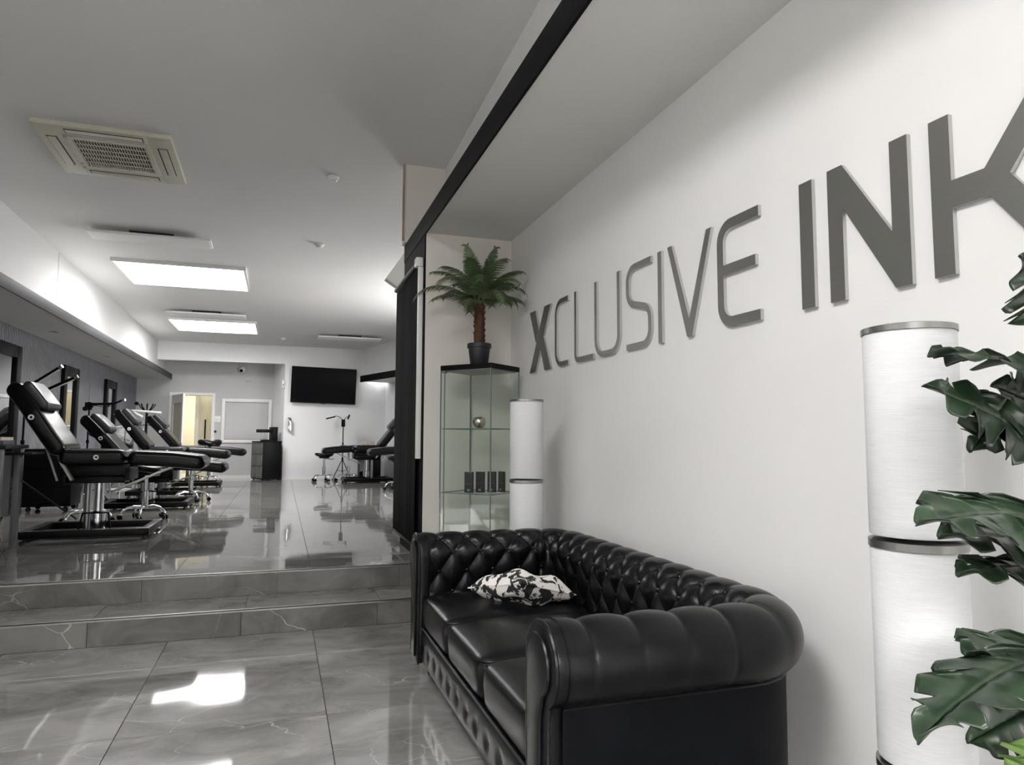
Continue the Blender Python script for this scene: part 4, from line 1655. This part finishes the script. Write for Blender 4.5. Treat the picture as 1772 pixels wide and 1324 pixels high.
t = thing('work_lamp', 'black tripod lamp with one long level arm beside second chair', 'lamp', (-2.40, 10.35, FZ))
tripod(t, -2.40, 10.35, 1.30, M['black_metal'], .30)
b = MB()
b.lathe([(.045, -.03), (.045, .03)], (-2.40, 10.35, 1.60), 16, 'y')
b.lathe([(.03, -.025), (.03, .025)], (-2.44, 10.33, 1.555), 14, 'y')
b.box(-2.45, -2.37, 10.33, 10.37, 1.54, 1.64)
b.build('joint', M['black_metal'], t)
MB().tube([(-2.40, 10.35, 1.62), (-2.41, 10.35, 1.78), (-2.40, 10.35, 1.87)], .005, 8).build('cable_rod', M['steel'], t)
o = MB().tube([(-2.38, 10.33, 1.615), (-2.10, 10.2, 1.62), (-2.06, 10.18, 1.63), (-1.97, 10.1, 1.665)], [.017, .017, .013, .013], 12).build('light_bar', M['black_metal'], t)
MB().tube([(-1.97, 10.1, 1.665), (-1.935, 10.08, 1.668)], .019, 12).build('end_cap', M['steel'], o)
MB().tube([(-2.34, 10.3, 1.60), (-2.2, 10.25, 1.575), (-2.08, 10.2, 1.60)], .004, 6).build('cable', M['black_plastic'], t)

t = thing('work_lamp', 'pale twin-bar tripod lamp with curved neck near the coat stand', 'lamp', (-2.42, 12.75, FZ))
tripod(t, -2.42, 12.75, 1.33, M['steel'], .28)
MB().tube([(-2.42, 12.75, 1.62), (-2.37, 12.7, 1.70), (-2.30, 12.6, 1.74), (-2.24, 12.55, 1.745)], .010, 8).build('neck', M['steel'], t)
MB().lathe([(.03, -.025), (.03, .025)], (-2.24, 12.55, 1.735), 14, 'y').build('joint', M['black_metal'], t)
MB().tube([(-2.38, 12.6, 1.63), (-2.05, 12.5, 1.60), (-1.87, 12.5, 1.585)], [.012, .020, .020], 10).build('light_bar', M['white_plastic'], t)
MB().tube([(-2.31, 12.55, 1.60), (-2.14, 12.5, 1.515)], .022, 10).build('light_bar', M['white_plastic'], t)
MB().tube([(-2.42, 12.75, 1.60), (-2.31, 12.55, 1.60)], .008, 8).build('neck', M['steel'], t)

t = thing('work_lamp', 'black tripod lamp with two bent arms against the television wall', 'lamp', (1.275, 15.45, FZ))
tripod(t, 1.275, 15.45, 1.22, M['black_metal'], .22)
MB().box(1.235, 1.315, 15.42, 15.48, 1.44, 1.60).build('joint', M['black_metal'], t, bevel=.01)
MB().tube([(1.265, 15.45, 1.58), (1.20, 15.4, 1.65), (1.10, 15.3, 1.67), (1.08, 15.3, 1.65), (.90, 15.25, 1.605)], [.007, .007, .007, .015, .015], 10).build('light_arm', M['black_metal'], t)
MB().tube([(1.285, 15.45, 1.58), (1.325, 15.4, 1.64), (1.37, 15.35, 1.66)], .007, 8).build('neck', M['black_metal'], t)
MB().tube([(1.36, 15.35, 1.60), (1.395, 15.35, 1.70)], .018, 10).build('light_head', M['black_metal'], t)

# ------------------------------------------------------------------ other hall furniture
# workbench at the left edge
wbn = thing('workbench', 'dark workbench cut off by the left edge of the picture', 'desk', (-2.3, 6.35, FZ))
MB().box(-2.75, -1.945, 6.10, 6.60, 1.085, 1.115).build('worktop', M['black_plastic'], wbn, bevel=.003)
MB().box(-2.70, -1.875, 6.45, 6.75, 1.035, 1.055).build('side_shelf', M['black_plastic'], wbn, bevel=.003)
b = MB()
for x in (-2.72, -2.02):
    Bx(x, x + .045, 6.13, 6.18, FZ, 1.085).build('leg', M['dark_grey'], wbn, bevel=.002)
    Bx(x, x + .045, 6.52, 6.57, FZ, 1.085).build('leg', M['dark_grey'], wbn, bevel=.002)
MB().box(-2.68, -2.03, 6.50, 6.52, .55, 1.03).build('back_board', M['dark_grey'], wbn, smooth=False)
t = thing('paper_tray', 'stack of brown paper and dark boxes on the workbench', 'tray', (-2.10, 6.3, 1.115))
MB().box(-2.25, -1.99, 6.18, 6.42, 1.1155, 1.150).build('box', M['book_blue'], t, bevel=.002)
MB().box(-2.25, -2.00, 6.18, 6.42, 1.151, 1.175).build('paper', M['paper'], t, bevel=.002)
MB().box(-2.26, -2.005, 6.16, 6.42, 1.176, 1.181).build('lid', M['black_plastic'], t, smooth=False)
# low black cabinet against ribbed wall
t = thing('rolling_cabinet', 'low black rolling cabinet against the ribbed wall behind nearest chair', 'cabinet', (-2.62, 10.0, FZ))
MB().box(-2.86, -2.36, 9.55, 10.0, FZ + .06, FZ + .74).build('body', M['black_plastic'], t, bevel=.006)
for k in range(3):
    o = MB().box(-2.85, -2.37, 9.535, 9.552, FZ + .09 + .21 * k, FZ + .28 + .21 * k).build('drawer', M['black_plastic'], t, bevel=.004)
    MB().box(-2.68, -2.54, 9.522, 9.537, FZ + .24 + .21 * k, FZ + .255 + .21 * k).build('handle', M['black_metal'], o, smooth=False)
for x in (-2.80, -2.42):
    for y in (9.6, 9.95):
        MB().lathe([(.012, -.012), (.028, -.012), (.03, 0), (.028, .012), (.012, .012)], (x, y, FZ + .03), 14, 'y').build('castor', M['rubber'], t)
t = thing('arm_rest', 'black padded arm rest on a stand behind second chair', 'arm rest', (-2.35, 11.0, FZ))
pad([(-2.52, 1.26), (-2.20, 1.10), (-2.0, 1.05)], .20, .09, rend=.04, bolster=0).build('cushion', M['chair_leather'], t, world=False, angle=60)
t.children[0].location = (2.35, -.0, -FZ)
MB().tube([(-2.25, 11.0, FZ + .02), (-2.25, 11.0, 1.08)], .016, 10).build('pole', M['chrome'], t)
MB().lathe([(.16, 0), (.16, .015), (.03, .03)], (-2.25, 11.0, FZ), 24).build('base', M['black_metal'], t)
# white fan
t = thing('pedestal_fan', 'white pedestal fan behind third treatment chair', 'fan', (-2.58, 13.32, FZ))
c = Vector((-2.58, 13.22, 1.20))
pts = [c + Vector((.17 * math.cos(2 * PI * k / 32), 0, .17 * math.sin(2 * PI * k / 32))) for k in range(33)]
MB().tube(pts, .012, 8, cap=False).build('guard_ring', M['white_plastic'], t)
b = MB()
for k in range(32):
    a = 2 * PI * k / 32
    b.tube([c + Vector((.04 * math.cos(a), -.04, .04 * math.sin(a))), c + Vector((.17 * math.cos(a), 0, .17 * math.sin(a)))], .004, 4)
tag(b.build('guard_wire', M['white_plastic'], t), kind='stuff')
for k in range(5):
    a = 2 * PI * k / 5
    e1, e2 = Vector((math.cos(a), 0, math.sin(a))), Vector((-math.sin(a), .3, math.cos(a)))
    MB().add([c + e1 * .03 - e2 * .015, c + e1 * .03 + e2 * .015, c + e1 * .15 + e2 * .10, c + e1 * .155 - e2 * .06], [(0, 1, 2, 3)]).build('blade', M['white_plastic'], t)
MB().lathe([(.035, -.05), (.045, -.03), (.045, .02), (.06, .03), (.055, .14), (.02, .15)], tuple(c), 20, 'y').build('motor', M['white_plastic'], t)
MB().tube([(-2.58, 13.32, FZ + .02), (-2.58, 13.32, 1.2)], .014, 10).build('pole', M['white_plastic'], t)
MB().lathe([(.18, 0), (.18, .015), (.04, .035)], (-2.58, 13.32, FZ), 28).build('base', M['white_plastic'], t)
# trolley with control unit
t = thing('trolley', 'small dark trolley behind the third treatment chair', 'trolley', (-2.05, 13.1, FZ))
for z_ in (.12, .40, .62):
    MB().box(-2.28, -1.84, 12.9, 13.3, FZ + z_, FZ + z_ + .02).build('shelf', M['black_plastic'], t, bevel=.003)
for x in (-2.27, -1.86):
    for y in (12.91, 13.28):
        MB().tube([(x, y, FZ), (x, y, FZ + .63)], .009, 8).build('post', M['steel'], t)
t = thing('control_unit', 'white sloping unit with dark key grid standing on the trolley', 'console', (-2.05, 13.05, FZ + .64))
mt = Matrix.Translation((-2.06, 13.05, FZ + .645)) @ Matrix.Rotation(math.radians(-28), 4, 'Y')
MB().box(-.035, .035, -.1, .1, .015, .42, mt).build('housing', M['white_plastic'], t, bevel=.006)
MB().box(-.11, .11, -.09, .09, FZ + .641 - (FZ + .645) + .0, .03, Matrix.Translation((-2.06, 13.05, FZ + .645))).build('foot', M['white_plastic'], t, bevel=.004)
b0 = None
for i in range(5):
    for j in range(4):
        b = MB().box(.035, .040, -.085 + .045 * j, -.055 + .045 * j, .19 + .042 * i, .222 + .042 * i, mt)
        b.build('key', M['black_plastic'], t, smooth=False)
# coat stand
t = thing('coat_stand', 'black coat stand with branching hooks by the far left corner', 'coat stand', (-2.56, 15.4, FZ))
MB().tube([(-2.56, 15.4, FZ + .02), (-2.56, 15.4, 1.72)], .024, 12).build('pole', M['black_plastic'], t)
MB().lathe([(.19, 0), (.19, .02), (.04, .05)], (-2.56, 15.4, FZ), 24).build('base', M['black_plastic'], t)
for k in range(8):
    a = 2 * PI * k / 8 + .2
    e = Vector((math.cos(a), math.sin(a), 0))
    MB().tube([Vector((-2.56, 15.4, 1.66)), Vector((-2.56, 15.4, 1.72)) + e * .05, Vector((-2.56, 15.4, 1.80)) + e * .12, Vector((-2.56, 15.4, 1.86)) + e * .15], .010, 7).build('hook', M['black_plastic'], t)
for k in range(4):
    a = 2 * PI * k / 4 + .2
    e = Vector((math.cos(a), math.sin(a), 0))
    MB().tube([Vector((-2.56, 15.4, 1.44)), Vector((-2.56, 15.4, 1.43)) + e * .10, Vector((-2.56, 15.4, 1.48)) + e * .14], .009, 7).build('hook', M['black_plastic'], t)
# drawer cabinet in the recess corner with printer and coffee maker
ang = math.radians(22)
cb_ = thing('drawer_cabinet', 'black chest with grey drawers in the recess corner by the hatch', 'cabinet', (-.365, 15.42, FZ), ang)
k = dict(world=False)
# local x: along the black side towards the right, local y: back along the drawer fronts
MB().box(.012, .41, 0, .62, .02, .80).build('carcass', M['black_plastic'], cb_, bevel=.003, **k)
MB().box(-.004, .415, -.005, .625, .80, .825).build('top', M['black_plastic'], cb_, bevel=.003, **k)
for (y0, y1, z0, z1) in ((.01, .61, .56, .79), (.01, .305, .31, .55), (.315, .61, .31, .55), (.01, .305, .05, .30), (.315, .61, .05, .30)):
    o = MB().box(-.006, .012, y0, y1, z0, z1).build('drawer', M['dark_grey'], cb_, bevel=.003, **k)
    MB().box(-.010, -.005, y0 + .01, y1 - .01, z1 - .018, z1 - .008).build('finger_pull', M['dark_gap'], o, smooth=False, **k)
for x in (.05, .37):
    for y in (.05, .57):
        MB().lathe([(.018, 0), (.018, .021)], (x, y, 0), 12).build('foot', M['rubber'], cb_, **k)
Rm = ROOT[cb_]
p = Rm @ Vector((.27, .30, .8255))
t = thing('coffee_machine', 'black coffee machine with tall tower on top of drawer chest', 'coffee machine', tuple(p), ang)
MB().box(-.12, .13, -.11, .12, 0, .03).build('base', M['black_plastic'], t, bevel=.006, **k)
MB().box(.02, .13, -.10, .11, .03, .30).build('tower', M['black_plastic'], t, bevel=.008, **k)
MB().box(-.28, .03, -.07, .07, .18, .25).build('brew_arm', M['black_plastic'], t, bevel=.008, **k)
p = Rm @ Vector((.09, .22, .8255))
t = thing('glass_jug', 'clear jug in a dark stand at the left of the coffee machine', 'jug', tuple(p), ang)
MB().lathe([(.05, .0), (.06, .012), (.06, .02), (.04, .022)], n=20).build('stand', M['black_plastic'], t, **k)
MB().lathe([(.045, .022), (.055, .05), (.050, .12), (.038, .16)], n=20, cap=False).build('jug', M['case_glass'], t, **k)
MB().lathe([(.040, .158), (.036, .172), (.002, .176)], n=20).build('lid', M['grey_plastic'], t, **k)
# right side odds and ends
t = thing('cardboard_box', 'small brown box on the black side cabinet behind right chair', 'box', (1.80, 15.28, FZ + .731))
MB().box(-.13, .13, -.09, .09, 0, .10).build('carton', M['paper'], t, bevel=.003, **k)
MB().box(-.02, .02, -.092, .092, .098, .1015).build('tape', M['grey_plastic'], t, smooth=False, **k)
t = thing('side_cabinet', 'black side cabinet with grey door below the brown box', 'cabinet', (1.85, 15.25, FZ))
MB().box(1.60, 2.05, 15.07, 15.45, FZ + .03, FZ + .73).build('body', M['black_plastic'], t, bevel=.004)
o = MB().box(1.605, 1.80, 15.055, 15.072, FZ + .18, FZ + .70).build('door', M['grey_plastic'], t, bevel=.003)
MB().box(1.77, 1.785, 15.045, 15.056, FZ + .40, FZ + .50).build('handle', M['steel'], o, smooth=False)
for x in (1.64, 2.0):
    for y in (15.1, 15.4):
        MB().lathe([(.02, 0), (.02, .031)], (x, y, FZ), 12).build('foot', M['rubber'], t)
